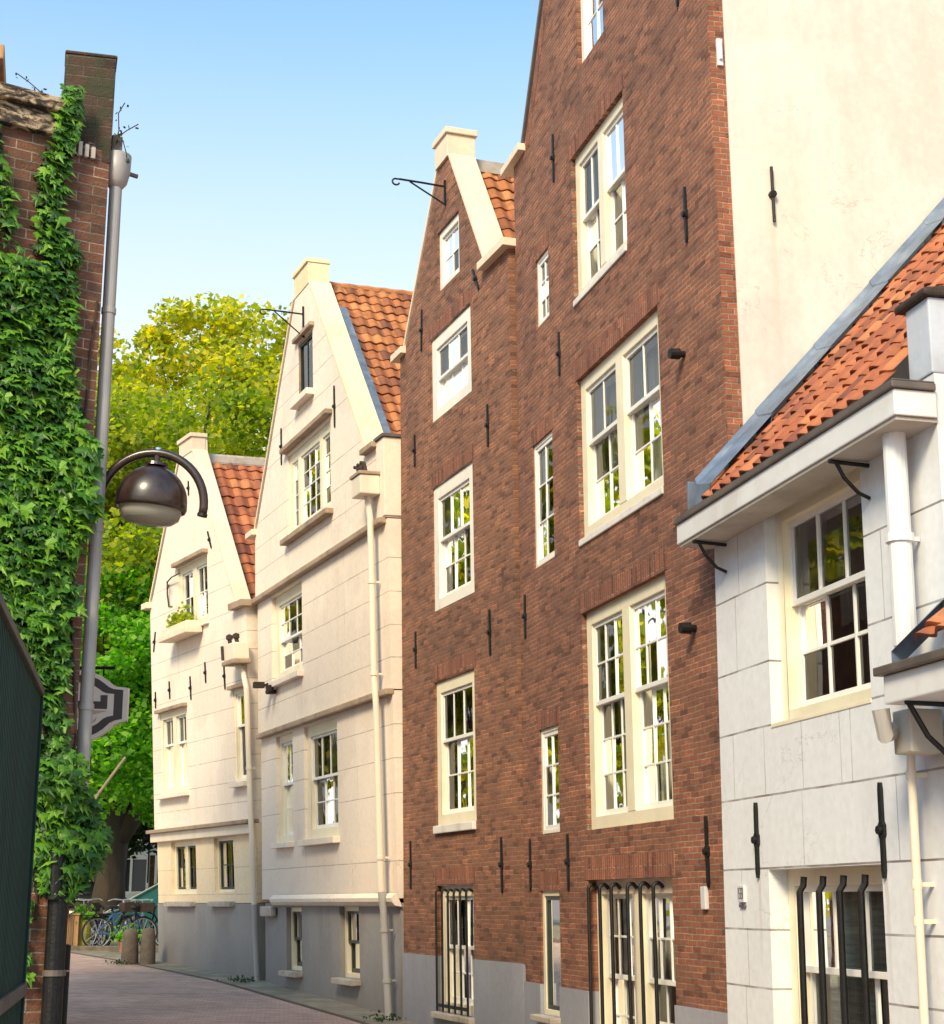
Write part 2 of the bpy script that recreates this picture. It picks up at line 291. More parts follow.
# ------------------------------------------------------------------ mesh helpers
class MB:
    def __init__(s, oz=0.0): s.v = []; s.f = []; s.mi = []; s.uv = None; s.oz = oz; s.smooth = False
    def vert(s, p): s.v.append((p[0], p[1], p[2] + s.oz)); return len(s.v) - 1
    def face(s, pts, mi=0):
        s.f.append([s.vert(p) for p in pts]); s.mi.append(mi)
    def box(s, x0, x1, y0, y1, z0, z1, mi=0):
        i = [s.vert(p) for p in ((x0, y0, z0), (x1, y0, z0), (x1, y1, z0), (x0, y1, z0), (x0, y0, z1), (x1, y0, z1), (x1, y1, z1), (x0, y1, z1))]
        for q in ((0, 3, 2, 1), (4, 5, 6, 7), (0, 1, 5, 4), (1, 2, 6, 5), (2, 3, 7, 6), (3, 0, 4, 7)): s.f.append([i[k] for k in q]); s.mi.append(mi)
        return s
    def prism_xz(s, pts, y0, y1, mi=0, mi_side=None):
        n = len(pts); a = [s.vert((p[0], y0, p[1])) for p in pts]; b = [s.vert((p[0], y1, p[1])) for p in pts]
        s.f.append(a); s.mi.append(mi); s.f.append(b[::-1]); s.mi.append(mi)
        for k in range(n): s.f.append([a[k], b[k], b[(k + 1) % n], a[(k + 1) % n]]); s.mi.append(mi if mi_side is None else mi_side)
        return s
    def prism_xy(s, pts, z0, z1, mi=0):
        n = len(pts); a = [s.vert((p[0], p[1], z0)) for p in pts]; b = [s.vert((p[0], p[1], z1)) for p in pts]
        s.f.append(a[::-1]); s.mi.append(mi); s.f.append(b); s.mi.append(mi)
        for k in range(n): s.f.append([a[k], a[(k + 1) % n], b[(k + 1) % n], b[k]]); s.mi.append(mi)
        return s
    def tube(s, path, r, n=10, mi=0, cap=True):
        P = [Vector(p) for p in path]; R = r if isinstance(r, (list, tuple)) else [r] * len(P)
        up = None; rings = []
        for i, p in enumerate(P):
            t = (P[min(i + 1, len(P) - 1)] - P[max(i - 1, 0)]).normalized()
            if up is None:
                up = Vector((0, 0, 1)) if abs(t.z) < .9 else Vector((1, 0, 0))
            a = (up - t * up.dot(t)).normalized(); up = a; b = t.cross(a)
            rings.append([s.vert(p + (a * math.cos(2 * PI * k / n) + b * math.sin(2 * PI * k / n)) * R[i]) for k in range(n)])
        for i in range(len(P) - 1):
            for k in range(n):
                s.f.append([rings[i][k], rings[i][(k + 1) % n], rings[i + 1][(k + 1) % n], rings[i + 1][k]]); s.mi.append(mi)
        if cap: s.f.append(rings[0][::-1]); s.mi.append(mi); s.f.append(rings[-1]); s.mi.append(mi)
        return s
    def lathe(s, prof, c=(0, 0, 0), n=28, mi=0):
        rings = [[s.vert((c[0] + r * math.cos(2 * PI * k / n), c[1] + r * math.sin(2 * PI * k / n), c[2] + z)) for k in range(n)] for r, z in prof]
        for i in range(len(prof) - 1):
            for k in range(n): s.f.append([rings[i][k], rings[i][(k + 1) % n], rings[i + 1][(k + 1) % n], rings[i + 1][k]]); s.mi.append(mi)
        return s
    def build(s, name, mats, parent=None, bevel=0.0, smooth=None):
        me = bpy.data.meshes.new(name); me.from_pydata(s.v, [], s.f)
        if not isinstance(mats, (list, tuple)): mats = [mats]
        for m in mats: me.materials.append(m)
        me.polygons.foreach_set('material_index', s.mi)
        if bevel:
            bm = bmesh.new(); bm.from_mesh(me); bmesh.ops.remove_doubles(bm, verts=bm.verts, dist=1e-5)
            ed = [e for e in bm.edges if len(e.link_faces) == 2 and e.calc_face_angle(0) > .6]
            bmesh.ops.bevel(bm, geom=ed, offset=bevel, segments=2, affect='EDGES', profile=.6)
            bmesh.ops.recalc_face_normals(bm, faces=bm.faces); bm.to_mesh(me); bm.free()
        else:
            bm = bmesh.new(); bm.from_mesh(me); bmesh.ops.recalc_face_normals(bm, faces=bm.faces); bm.to_mesh(me); bm.free()
        if smooth: me.polygons.foreach_set('use_smooth', [True] * len(me.polygons))
        o = bpy.data.objects.new(name, me); COL.objects.link(o)
        if parent: o.parent = parent
        return o
def tag(o, label=None, cat=None, group=None, kind=None):
    for k, v in (('label', label), ('category', cat), ('group', group), ('kind', kind)):
        if v: o[k] = v
    return o
def empty(name, label, cat, loc=(0, 0, 0), rot=(0, 0, 0), group=None):
    o = bpy.data.objects.new(name, None); COL.objects.link(o); o.empty_display_size = .3
    o.location = loc; o.rotation_euler = rot; return tag(o, label, cat, group)
def copy_thing(o, loc, rotz, label=None, scale=None):
    def cp(a, par):
        c = a.copy(); COL.objects.link(c); c.parent = par
        for ch in [x for x in kids.get(a, [])]: cp(ch, c)
        return c
    kids = {}
    for x in COL.objects:
        if x.parent: kids.setdefault(x.parent, []).append(x)
    r = cp(o, None); r.location = loc; r.rotation_euler = (r.rotation_euler[0], r.rotation_euler[1], rotz)
    if scale: r.scale = (scale,) * 3
    if label: r['label'] = label
    return r

def ground_z(y):
    ys = [-30, 0, 12.6, 18, 22, 28.4, 33, 36, 40, 50, 60, 150]
    zs = [-1.97, -1.95, -1.74, -1.60, -1.49, -1.30, -1.12, -1.02, -.95, -.92, -.95, -1.1]
    return float(np.interp(y, ys, zs)) + EYE

def notched(x0, x1, zb, top, cuts):
    """outline with openings cut up from the lower edge; top runs right to left"""
    p = [(x0, zb)]
    for a, b, z in sorted(cuts): p += [(a, zb), (a, z), (b, z), (b, zb)]
    return p + [(x1, zb)] + top
def notched_top(x0, x1, zt, zb, cuts):
    p = [(x1, zt)]
    for a, b, z in sorted(cuts, reverse=True): p += [(b, zt), (b, z), (a, z), (a, zt)]
    return p + [(x0, zt), (x0, zb), (x1, zb)]
class House:
    """local frame: x along the front (left to right from the street), y into the house, z up; heights below are given from eye level"""
    def __init__(s, name, label, cat, ox, oy, yaw, lean, zb, scale=1.0):
        yaw = math.radians(yaw); lean = math.radians(lean)
        u = Vector((-math.sin(yaw), math.cos(yaw), 0)); n0 = Vector((-math.cos(yaw), -math.sin(yaw), 0))
        v = Vector((0, 0, 1)) * math.cos(lean) + n0 * math.sin(lean); yin = v.cross(-u)
        s.zb = zb / 1.0; s.o = empty(name, label, cat)
        mt = Matrix(((-u.x, yin.x, v.x, 0), (-u.y, yin.y, v.y, 0), (-u.z, yin.z, v.z, 0), (0, 0, 0, 1)))
        org = Vector((ox, oy, EYE)) + v * zb * scale
        s.o.matrix_world = Matrix.Translation(org) @ mt @ Matrix.Scale(scale, 4)
        s.yin = yin
    def mb(s): return MB(-s.zb)
    def wall(s, name, outline, holes, mat, y=0.0, t=.3, reveal=.16, rim=None, parent=None, extra_mats=()):
        """front panel with real openings, their reveals and the panel's rim"""
        bm = bmesh.new(); oz = -s.zb
        def loop(pts):
            vs = [bm.verts.new((p[0], y, p[1] + oz)) for p in pts]
            return vs, [bm.edges.new((vs[i], vs[(i + 1) % len(vs)])) for i in range(len(vs))]
        ov, oe = loop(outline); allE = list(oe); hv = []
        for (x0, x1, z0, z1) in holes:
            a, e = loop([(x0, z0), (x1, z0), (x1, z1), (x0, z1)]); hv.append(a); allE += e
        bmesh.ops.triangle_fill(bm, use_beauty=True, use_dissolve=False, edges=allE, normal=(0, -1, 0))
        def skirt(vs, d):
            bk = [bm.verts.new((w.co.x, y + d, w.co.z)) for w in vs]
            for i in range(len(vs)):
                j = (i + 1) % len(vs); bm.faces.new((vs[i], vs[j], bk[j], bk[i]))
        skirt(ov, t)
        for a in hv: skirt(a, reveal)
        bmesh.ops.recalc_face_normals(bm, faces=bm.faces)
        me = bpy.data.meshes.new(name); bm.to_mesh(me); bm.free()
        me.materials.append(mat)
        o = bpy.data.objects.new(name, me); COL.objects.link(o); o.parent = parent or s.o
        return o
    def window(s, x0, x1, z0, z1, lights=(1,), cols=3, up=1, low=2, split=.5, y=.05, fw=.075, frame='frame', sash='sash', curtain=None, sill=None, mull=.11, gap=.012,
               kind='sash', bar=.020, curtain_y=.30, sash_depth=.03, fd=.13, sillh=.07, sillp=.06, sillw=.03, label=None, blind_drop=None):
        """lights = relative widths of the side-by-side lights"""
        f = s.mb()
        f.box(x0, x0 + fw, y, y + fd, z0, z1); f.box(x1 - fw, x1, y, y + fd, z0, z1)
        f.box(x0 + fw, x1 - fw, y, y + fd, z1 - fw, z1); f.box(x0 + fw, x1 - fw, y, y + fd, z0, z0 + fw * .9)
        ws = sum(lights); inner = x1 - x0 - 2 * fw - mull * (len(lights) - 1); xs = []; cx = x0 + fw
        for i, w in enumerate(lights):
            wi = inner * w / ws; xs.append((cx, cx + wi)); cx += wi
            if i < len(lights) - 1: f.box(cx, cx + mull, y - .004, y + fd, z0 + fw * .9, z1 - fw); cx += mull
        fo = f.build('window', M[frame], s.o, bevel=.006)
        if label: fo['label'] = label
        zi0, zi1 = z0 + fw * .9, z1 - fw; gl = None
        def sash_mesh(a, b, c, d, yy, nc, nr, dth=.04, st=.042, bot=None):
            m = s.mb(); bt = bot or st
            m.box(a, a + st, yy, yy + dth, c, d); m.box(b - st, b, yy, yy + dth, c, d)
            m.box(a + st, b - st, yy, yy + dth, c, c + bt); m.box(a + st, b - st, yy, yy + dth, d - st, d)
            gx0, gx1, gz0, gz1 = a + st, b - st, c + bt, d - st
            for k in range(1, nc):
                q = gx0 + (gx1 - gx0) * k / nc; m.box(q - bar / 2, q + bar / 2, yy + .006, yy + dth - .004, gz0, gz1)
            xsn = [gx0] + [gx0 + (gx1 - gx0) * k / nc for k in range(1, nc)] + [gx1]
            for k in range(1, nr):
                q = gz0 + (gz1 - gz0) * k / nr
                for i in range(nc): m.box(xsn[i] + (bar / 2 if i else 0), xsn[i + 1] - (bar / 2 if i < nc - 1 else 0), yy + .008, yy + dth - .006, q - bar / 2, q + bar / 2)
            m.build('sash', M[sash], fo, bevel=.003)
            for i in range(nc):
                for k in range(nr):
                    p, q = gz0 + (gz1 - gz0) * k / nr, gz0 + (gz1 - gz0) * (k + 1) / nr
                    t1 = random.uniform(-.004, .004); t2 = random.uniform(-.004, .004); yy2 = yy + dth * .55
                    gl.face([(xsn[i], yy2 + t1, p), (xsn[i + 1], yy2 - t1, p), (xsn[i + 1], yy2 - t1 + t2, q), (xsn[i], yy2 + t1 + t2, q)])
        for i, (a, b) in enumerate(xs):
            nc = cols[i] if isinstance(cols, (list, tuple)) else cols; gl = s.mb()
            if kind == 'sash':
                zm = zi0 + (zi1 - zi0) * split
                sash_mesh(a, b, zm - .02, zi1, y + sash_depth, nc, up)
                sash_mesh(a, b, zi0, zm + .025, y + sash_depth + .045, nc, low, bot=.06)
            else:
                sash_mesh(a, b, zi0, zi1, y + sash_depth, nc, up + low)
            gl.build('pane', M['glass'], fo)
        if sill:
            q = s.mb(); q.box(x0 - sillw, x1 + sillw, y - .05 - sillp, y + .1, z0 - sillh, z0 - .002); q.build('sill', M[sill], fo, bevel=.01)
        if curtain:
            n = 40; zt = zi1; zl = zi0 if blind_drop is None else zi1 - (zi1 - zi0) * blind_drop
            for (a, b) in xs:
                c = s.mb(); row = []
                for k in range(n + 1):
                    q = a + (b - a) * k / n; yy = curtain_y + .02 * math.sin(k * 1.9 + random.random()) + .012 * math.sin(k * .7)
                    row.append((q, yy))
                for k in range(n): c.face([(row[k][0], row[k][1], zl), (row[k + 1][0], row[k + 1][1], zl), (row[k + 1][0], row[k + 1][1], zt), (row[k][0], row[k][1], zt)])
                c.build('blind' if curtain == 'blind' else 'curtain', M[curtain], fo, smooth=curtain != 'blind')
        return fo
    def body(s, w, d, ze, zb, mat_l, mat_r, y0=.3, name='side_wall'):
        """side and rear walls"""
        a = s.mb()
        a.box(0.0, .25, y0, d, zb, ze).build(name, mat_l, s.o)
        a = s.mb(); a.box(w - .25, w, y0, d, zb, ze); a.build(name, mat_r, s.o)
        a = s.mb(); a.box(.25, w - .25, d - .25, d, zb, ze); a.build('rear_wall', mat_l, s.o)
        a = s.mb(); a.box(.26, w - .26, .75, .8, zb, ze - .02); a.build('interior', M['interior'], s.o)
    def pantiles(s, P, a, d, la, ld, mat='tile', tw=.205, ex=.235, amp=.038, lift=.022, name='roof_tiles', flip=1):
        """curved tile covering: P top corner, a along the eave, d down the slope"""
        P = Vector(P); a = Vector(a).normalized(); d = Vector(d).normalized(); nrm = a.cross(d) * flip
        if nrm.z < 0: nrm = -nrm
        nt_, ne = int(round(la / tw)), int(math.ceil(ld / ex)); sub = 9
        prof = [0.0, .35, .75, 1.0, .95, .7, .32, .06, -.05, 0.0]
        V = []; F = []; UV = []
        cols = nt_ * sub + 1; off = [[random.uniform(-.010, .010) for _ in range(nt_ + 1)] for _ in range(ne + 1)]
        def pt(ci, sdist, h):
            t = ci / sub * tw
            return P + a * t + d * sdist + nrm * h + Vector((0, 0, -s.zb))
        rows = []
        for e in range(ne):
            s0, s1 = e * ex, min((e + 1) * ex, ld)
            for (sd, lf, vv) in ((s0, 0.0, e + .02), ((s0 + s1) / 2, lift * .55, e + .5), (s1, lift, e + .97), (s1, lift * .25, e + .99)):
                base = len(V)
                for ci in range(cols):
                    k = min(ci // sub, nt_ - 1); ph = prof[ci % sub] if ci % sub else 0
                    V.append(pt(ci, sd + (off[e][k] if lf else 0) * 1.5 + (.010 * ph if vv > e + .9 else 0), amp * ph + lf + off[e][k])); UV.append((ci / sub, vv))
                rows.append(base)
        mis = []
        for r in range(len(rows) - 1):
            for ci in range(cols - 1):
                F.append((rows[r] + ci, rows[r] + ci + 1, rows[r + 1] + ci + 1, rows[r + 1] + ci)); mis.append((r, ci))
        me = bpy.data.meshes.new(name); me.from_pydata([tuple(v) for v in V], [], F)
        uvl = me.uv_layers.new(name='UVMap')
        buf = []
        for poly, (r, ci) in zip(me.polygons, mis):
            e = r // 4; k = min(ci // sub, nt_ - 1)
            cu, cv = k + .5, e
            for li in poly.vertices:
                fu = min(max(UV[li][0] - k, .02), .98); fv = min(max(UV[li][1] - e, .02), .995)
                buf += [k + fu, e + fv]
        uvl.data.foreach_set('uv', buf)
        me.materials.append(M[mat]); o = bpy.data.objects.new(name, me); COL.objects.link(o); o.parent = s.o
        return o
    def anchor(s, x, z, h=.5, tilt=0, y=0.0, mat='iron'):
        m = s.mb(); w = .018
        p = [(-w * .6, h * .5), (-w, h * .42), (-w, .05), (-w * 1.9, .03), (-w * 1.9, -.03), (-w, -.05), (-w, -h * .42), (-w * .4, -h * .5),
             (w * .4, -h * .5), (w, -h * .42), (w, -.05), (w * 1.9, -.03), (w * 1.9, .03), (w, .05), (w, h * .42), (w * .6, h * .5)]
        c, q = math.cos(tilt), math.sin(tilt)
        m.prism_xz([(x + a * c - b * q, z + a * q + b * c) for a, b in p][::-1], y - .022, y + .004)
        m.tube([(x, y, z), (x, y - .045, z)], .026, 8)
        return m.build('wall_anchor', M[mat], s.o)
    def hoist(s, x, z, ln=.62, bar=.34, y=0.0, tipdrop=.0, mat='iron'):
        m = s.mb()
        m.box(x - .014, x + .014, y - .03, y + .002, z - bar * .75, z + bar * .25)
        m.tube([(x, y - .02, z), (x, y - ln * .5, z + .01), (x, y - ln, z + .015)], .015, 8)
        m.tube([(x, y - .02, z - bar * .72), (x, y - ln * .78, z)], .012, 8)
        tip = [(x, y - ln - .05 + .05 * math.cos(t), z - .01 + .045 * math.sin(t) - .02) for t in np.linspace(1.2, 6.0, 9)]
        m.tube([(x, y - ln, z + .015)] + tip, .013, 8)
        return m.build('hoist_hook', M[mat], s.o)
    def slab(s, name, a, b, y0, y1, th, mat, parent=None, bevel=.008):
        """coping stone laid along the line a-b (x, z), thickness th outward"""
        ax = Vector((b[0] - a[0], b[1] - a[1])).normalized(); n = Vector((-ax.y, ax.x))
        if n.y < 0: n = -n
        m = s.mb(); m.prism_xz([a, b, (b[0] + n.x * th, b[1] + n.y * th), (a[0] + n.x * th, a[1] + n.y * th)], y0, y1)
        return m.build(name, M[mat], parent or s.o, bevel=bevel)
    def boxo(s, name, x0, x1, y0, y1, z0, z1, mat, bevel=.008, parent=None):
        return s.mb().box(x0, x1, y0, y1, z0, z1).build(name, M[mat], parent or s.o, bevel=bevel)
    def pipe(s, path, r, mat, name='downpipe', collars=(), n=14):
        m = s.mb(); m.tube(path, r, n)
        for (x, y, z) in collars: m.tube([(x, y, z - .025), (x, y, z + .025)], r * 1.22, n); m.box(x - .012, x + .012, y, y + .12, z - .012, z + .012)
        return m.build(name, M[mat], s.o, smooth=False)

# ================================================================== BROWN GABLE HOUSE
B1 = House('brown_brick_gable_house', 'narrow brown brick house with cream coped gable and hoist hook, left of the tallest house', 'house', -.911, 22.0, 20.6, 1.0, -1.52)
h = B1
holes = [(1.66, 2.50, 8.02, 8.88), (1.33, 2.87, 6.27, 7.44), (1.33, 2.85, 3.70, 5.36), (1.33, 2.79, .95, 2.77), (1.33, 2.64, -1.30, .21)]
h.wall('front_wall', notched(0, 4.19, -.64, [(4.19, 7.72), (3.42, 7.72), (2.14, 9.80), (2.14, 10.12), (1.74, 10.12), (1.74, 9.80), (.27, 7.73), (0, 7.70)], [(1.33, 2.64, .21)]),
       [x for x in holes if x[2] > -.6], M['brick_a'], t=.30)
h.wall('plinth', notched_top(0, 4.17, -.642, -2.0, [(1.33, 2.64, -1.30)]), [], M['blue_plinth'], y=-.02, t=.3)
h.body(4.17, 9, 7.6, -2.0, M['brick_b_side'], M['brick_b_side'])
for (x0, x1, z1) in ((1.33, 2.87, 7.46), (1.33, 2.85, 5.38), (1.33, 2.79, 2.79), (1.33, 2.64, .23)):
    h.mb().box(x0 - .06, x1 + .06, -.004, .05, z1 - .005, z1 + .20).build('lintel', M['soldier'], h.o)
h.window(1.66, 2.50, 8.02, 8.88, cols=2, up=1, low=1, kind='casement', frame='frame_w', y=.03, fw=.10, sash_depth=.03)
h.window(1.33, 2.87, 6.27, 7.44, cols=3, up=1, low=1, split=.5, y=.02, fw=.17, frame='frame_w', fd=.17, sash_depth=.025, curtain='curtain_dk')
h.window(1.33, 2.85, 3.70, 5.36, cols=3, up=1, low=2, split=.58, y=.02, fw=.17, frame='frame_w', fd=.17, sash_depth=.025)
h.window(1.33, 2.79, .95, 2.77, cols=3, up=1, low=2, split=.60, y=.03, fw=.15, frame='frame', fd=.17, sash_depth=.025, curtain='curtain_dk', sill='sill_w', sillp=.03, sillw=-.02, sillh=.10)
w5 = h.window(1.33, 2.64, -1.30, .21, cols=3, up=1, low=2, split=.52, y=.06, fw=.13, frame='frame', curtain='curtain_dk', sill='stone_sill', sillp=.10)
def grille(H, xs, z0, z1, y=-.035, r=.017, hook=.06, yin=.08, name='window_grille', mat='iron', rails=()):
    m = H.mb()
    for x in xs:
        pts = [(x, y, z0), (x, y, z1 - hook)] + [(x, y + hook * (1 - math.cos(t)), z1 - hook + hook * math.sin(t)) for t in np.linspace(.3, PI * .8, 7)] + [(x, yin, z1 - hook)]
        m.tube(pts, r, 8)
    for z in rails: m.box(xs[0] - .02, xs[-1] + .02, y - .006, y + .006, z - .02, z + .02)
    return m.build(name, M[mat], H.o)
grille(h, [1.40 + k * .218 for k in range(6)], -1.29, .16, r=.015, hook=.035, rails=(-1.22,))
for (x, z, hh, t) in ((.64, 6.08, .46, 0), (3.42, 5.66, .54, 0), (.61, 3.31, .5, 0), (3.36, 3.12, .55, 0), (.33, .49, .62, 0), (3.59, .42, .62, 0), (.98, 7.72, .60, -.06), (3.10, 7.68, .40, .55)): h.anchor(x, z, hh, t)
h.hoist(2.02, 9.42, .66, .36)
h.slab('coping', (2.17, 9.80), (3.46, 7.70), -.02, .36, .05, 'coping_b'); h.slab('coping', (.22, 7.73), (1.71, 9.80), -.02, .36, .05, 'coping_b')
h.boxo('gable_crown', 1.69, 2.19, -.035, .37, 9.80, 10.13, 'coping_b'); h.boxo('crown_cap', 1.655, 2.225, -.065, .40, 10.132, 10.215, 'coping_b')
h.boxo('kneeler_stone', 3.40, 4.28, -.11, .34, 7.67, 7.77, 'coping_b'); h.boxo('kneeler_stone', -.22, .26, -.08, .34, 7.63, 7.73, 'coping_b')
sl = math.atan(1.62); dx, dz = math.cos(sl), math.sin(sl)
h.pantiles((1.92, .34, 9.80), (0, 1, 0), (dx, 0, -dz), 6.4, 2.55, 'tile'); h.pantiles((1.88, .34, 9.80), (0, 1, 0), (-dx, 0, -dz), 6.4, 2.55, 'tile')
h.boxo('ridge_board', 1.80, 2.02, .36, 7, 9.72, 9.90, 'ridge')

# ================================================================== RED BRICK HOUSE
B2 = House('red_brick_warehouse', 'tall red brown brick house with white render side wall and barred ground floor window', 'house', .575, 18.02, 15.1, .45, -1.78)
h = B2
W1 = (2.42, 3.24, 8.72, 9.72); W2 = (2.12, 3.72, 6.18, 7.82); W3 = (2.12, 4.42, 3.59, 5.30); W4 = (2.12, 4.37, .69, 2.84); W5 = (2.10, 4.28, -1.55, .22)
N1 = (.80, 1.27, 6.34, 7.16); N2 = (.56, 1.29, 3.60, 5.02); N3 = (.63, 1.28, .71, 1.82); N4 = (.58, 1.22, -1.12, .13)
h.wall('front_wall', notched(0, 5.80, -.82, [(5.80, 8.75), (5.5, 8.8), (3.0, 13.1), (.46, 8.79), (0, 8.75)], [(W5[0], W5[1], .22), (N4[0], N4[1], .13)]),
       [W1, W2, W3, W4, N1, N2, N3], M['brick_b'], t=.14)
h.wall('plinth', notched_top(0, 5.80, -.822, -2.2, [(W5[0], W5[1], -1.55), (N4[0], N4[1], -1.12)]), [], M['blue_plinth'], y=-.02, t=.3)
# side wall: brick return strip, then render
h.mb().box(5.60, 5.804, .005, .138, -.82, 8.74).build('quoin_strip', M['brick_b_side'], h.o)
sw = h.mb(); sw.box(5.5, 5.815, .139, 9, -2.2, 8.78); sw.build('side_wall', M['white_side'], h.o)
sw = h.mb(); sw.box(0, .25, .3, 9, -2.2, 8.74); sw.build('side_wall', M['brick_b_side'], h.o)
h.mb().box(.26, 5.49, .75, .8, -2.2, 8.7).build('interior', M['interior'], h.o)
h.mb().box(.26, 5.49, 8.8, 9, -2.2, 8.7).build('rear_wall', M['brick_b'], h.o)
dd = Vector((2.5, 0, -4.3)).normalized()
h.pantiles((2.98, .3, 12.9), (0, 1, 0), (-dd.x, 0, dd.z), 6.2, 4.7, 'tile'); h.pantiles((3.02, .3, 12.9), (0, 1, 0), (dd.x, 0, dd.z), 6.2, 4.7, 'tile')
for q in (W2, W3, W4, W5): h.mb().box(q[0] - .07, q[1] + .07, -.004, .05, q[3] - .005, q[3] + .21).build('lintel', M['soldier'], h.o)
for q in (N1, N2, N3, N4): h.mb().box(q[0] - .04, q[1] + .04, -.004, .05, q[3] - .005, q[3] + .19).build('lintel', M['soldier'], h.o)
h.window(*W1, cols=2, up=1, low=1, kind='casement', frame='frame_w', y=.05, fw=.08, sash_depth=.03)
h.window(*W2, lights=(1, 1), curtain='curtain_dk', cols=2, up=1, low=2, split=.55, y=.05, fw=.12, mull=.16, frame='frame', fd=.20, sash_depth=.025, sill='sill_w', sillh=.07, sillp=.02, sillw=-.01)
h.window(*W3, lights=(1, 1), curtain='curtain', cols=2, up=1, low=2, split=.60, y=.05, fw=.14, mull=.20, frame='frame', fd=.20, sash_depth=.025, sill='sill_w', sillh=.07, sillp=.02, sillw=-.01)
h.window(*W4, lights=(1, 1), cols=3, up=2, low=3, split=.58, y=.05, fw=.14, mull=.20, frame='frame', fd=.20, sash_depth=.025, curtain='curtain', sill='sill_w', sillh=.09, sillp=-.01, sillw=.01)
h.window(*W5, lights=(1, 1), cols=3, up=2, low=2, split=.50, y=.09, fw=.14, mull=.20, frame='frame', fd=.16, sash_depth=.05, curtain='curtain')
h.window(*N1, cols=2, up=1, low=2, kind='casement', y=.02, fw=.045, frame='frame_w', sash_depth=.01)
h.window(*N2, cols=2, up=1, low=2, kind='casement', y=.02, fw=.05, frame='frame_w', sash_depth=.01)
h.window(*N3, cols=2, up=1, low=2, kind='casement', y=.02, fw=.05, frame='frame_w', sash_depth=.01, curtain='curtain')
h.window(*N4, cols=1, up=1, low=0, kind='casement', y=.02, fw=.06, frame='frame', sash='sash_dark', sash_depth=.02, curtain='curtain_dk', sill='stone_sill', sillp=.10, sillh=.06)
for a, b in ((W5[0] + .06, W5[0] + .70), (W5[0] + 1.13, W5[0] + 1.77)):
    grille(h, [a + (b - a) * k / 2 for k in range(3)], -1.54, .17, y=-.012, r=.018, hook=.04)
for (x, z, hh) in ((1.55, 8.10, .58), (5.17, 5.85, .52), (1.61, 5.77, .5), (.21, 3.13, .5), (.26, .40, .55), (1.55, .40, .56), (5.07, .40, .56), (5.19, 8.12, .5)): h.anchor(x, z, hh)
for z in (4.62, 2.22):
    m = h.mb(); m.tube([(5.0, .01, z), (5.0, -.05, z)], .03, 10); m.tube([(5.0, -.05, z), (5.0, -.14, z - .005)], [.05, .045], 12); m.build('capped_stub', M['iron'], h.o)
h.boxo('doorbell_box', 4.95, 5.04, -.035, .002, -.05, .13, 'plate')
# gable edging left
h.slab('coping', (.40, 8.78), (2.95, 13.1), -.03, .32, .05, 'zinc'); h.slab('coping', (3.05, 13.1), (5.56, 8.78), -.03, .32, .05, 'zinc')
gb = h.mb(); ax = Vector((2.54, 4.31)).normalized(); nn = Vector((ax.y, -ax.x))
gb.prism_xz([(.47, 8.79), (3.0, 13.08), (3.0 + nn.x * .17, 13.08 + nn.y * .17), (.47 + nn.x * .17, 8.79 + nn.y * .17)], -.005, .05); gb.build('gable_border', M['soldier'], h.o)
h.boxo('kneeler_stone', -.28, .48, -.09, .34, 8.71, 8.80, 'coping_b')
for yy, z in ((.50, 5.80),):   # iron anchor on the side wall
    m = h.mb(); m.tube([(5.84, yy, z - .25), (5.84, yy, z + .25)], .014, 8); m.tube([(5.81, yy, z), (5.86, yy, z)], .032, 8); m.build('wall_anchor', M['iron'], h.o)
m = h.mb(); m.box(5.806, 5.83, .06, .11, 6.95, 7.2); m.tube([(5.84, .085, 7.18), (5.84, .085, 7.0)], .016, 8); m.build('lamp_bracket', M['signwhite'], h.o)

# ================================================================== TALL WHITE GABLE HOUSE
H3 = House('tall_white_gable_house', 'tall cream white gabled house with stepped out storeys, orange roof and black hoist hook', 'house', -3.669, 28.44, 22.6, 2.15, -1.32)
h = H3
HL = [z - h.zb for z in (.55, 1.45, 1.92, 2.38, 3.3, 3.75, 4.22, 4.7, 5.75, 6.2, 6.65, 7.5, 7.95, 8.4, 8.85)]
VL = [(.75, .03, .55), (3.4, .03, .55), (5.1, .03, .55), (2.4, .55, 1.45), (5.4, 1.45, 1.92), (5.0, 2.38, 2.8), (3.6, 3.3, 3.75), (5.0, 3.75, 5.2), (4.0, 4.22, 4.7), (1.0, 5.75, 6.2), (5.2, 5.3, 6.2)]
M['h3'] = plaster_mat('cream_render_scored', CREAM_WARM_LIT, dirt=(.62, .47, .36), hl=HL, vl=[(x, a - h.zb, b - h.zb) for x, a, b in VL], dirtamt=.28, groove=.006, groove_dark=.65, runs=[(x, z - h.zb, l) for x, z, l in ((1.02, 3.54, .7), (2.74, 3.54, .9), (2.80, .86, .5), (4.45, .86, .6), (2.15, 5.85, .5), (4.5, 5.85, .5))], run_amt=.30, run_col=(.42, .33, .24), low=(.1 - h.zb, 2.0 - h.zb, (.62, .53, .46), .35))
h.wall('base_wall', [(.22, .0), (.22, -2.0), (6.95, -2.0), (6.95, .0)], [(1.5, 2.36, -1.06, -.07), (4.3, 5.2, -1.06, -.05)], M['grey_plinth'], y=.05, t=.3, reveal=.2)
h.wall('front_wall', [(.2, .06), (6.97, .06), (6.97, 2.84), (.2, 2.84)], [(1.14, 2.12, .97, 2.74), (2.76, 4.48, .97, 2.74)], M['h3'], y=0, t=.34, reveal=.2)
h.wall('front_wall', [(.08, 2.86), (6.97, 2.86), (6.97, 5.26), (.08, 5.26)], [(.98, 2.80, 3.66, 5.16)], M['h3'], y=-.02, t=.34, reveal=.2)
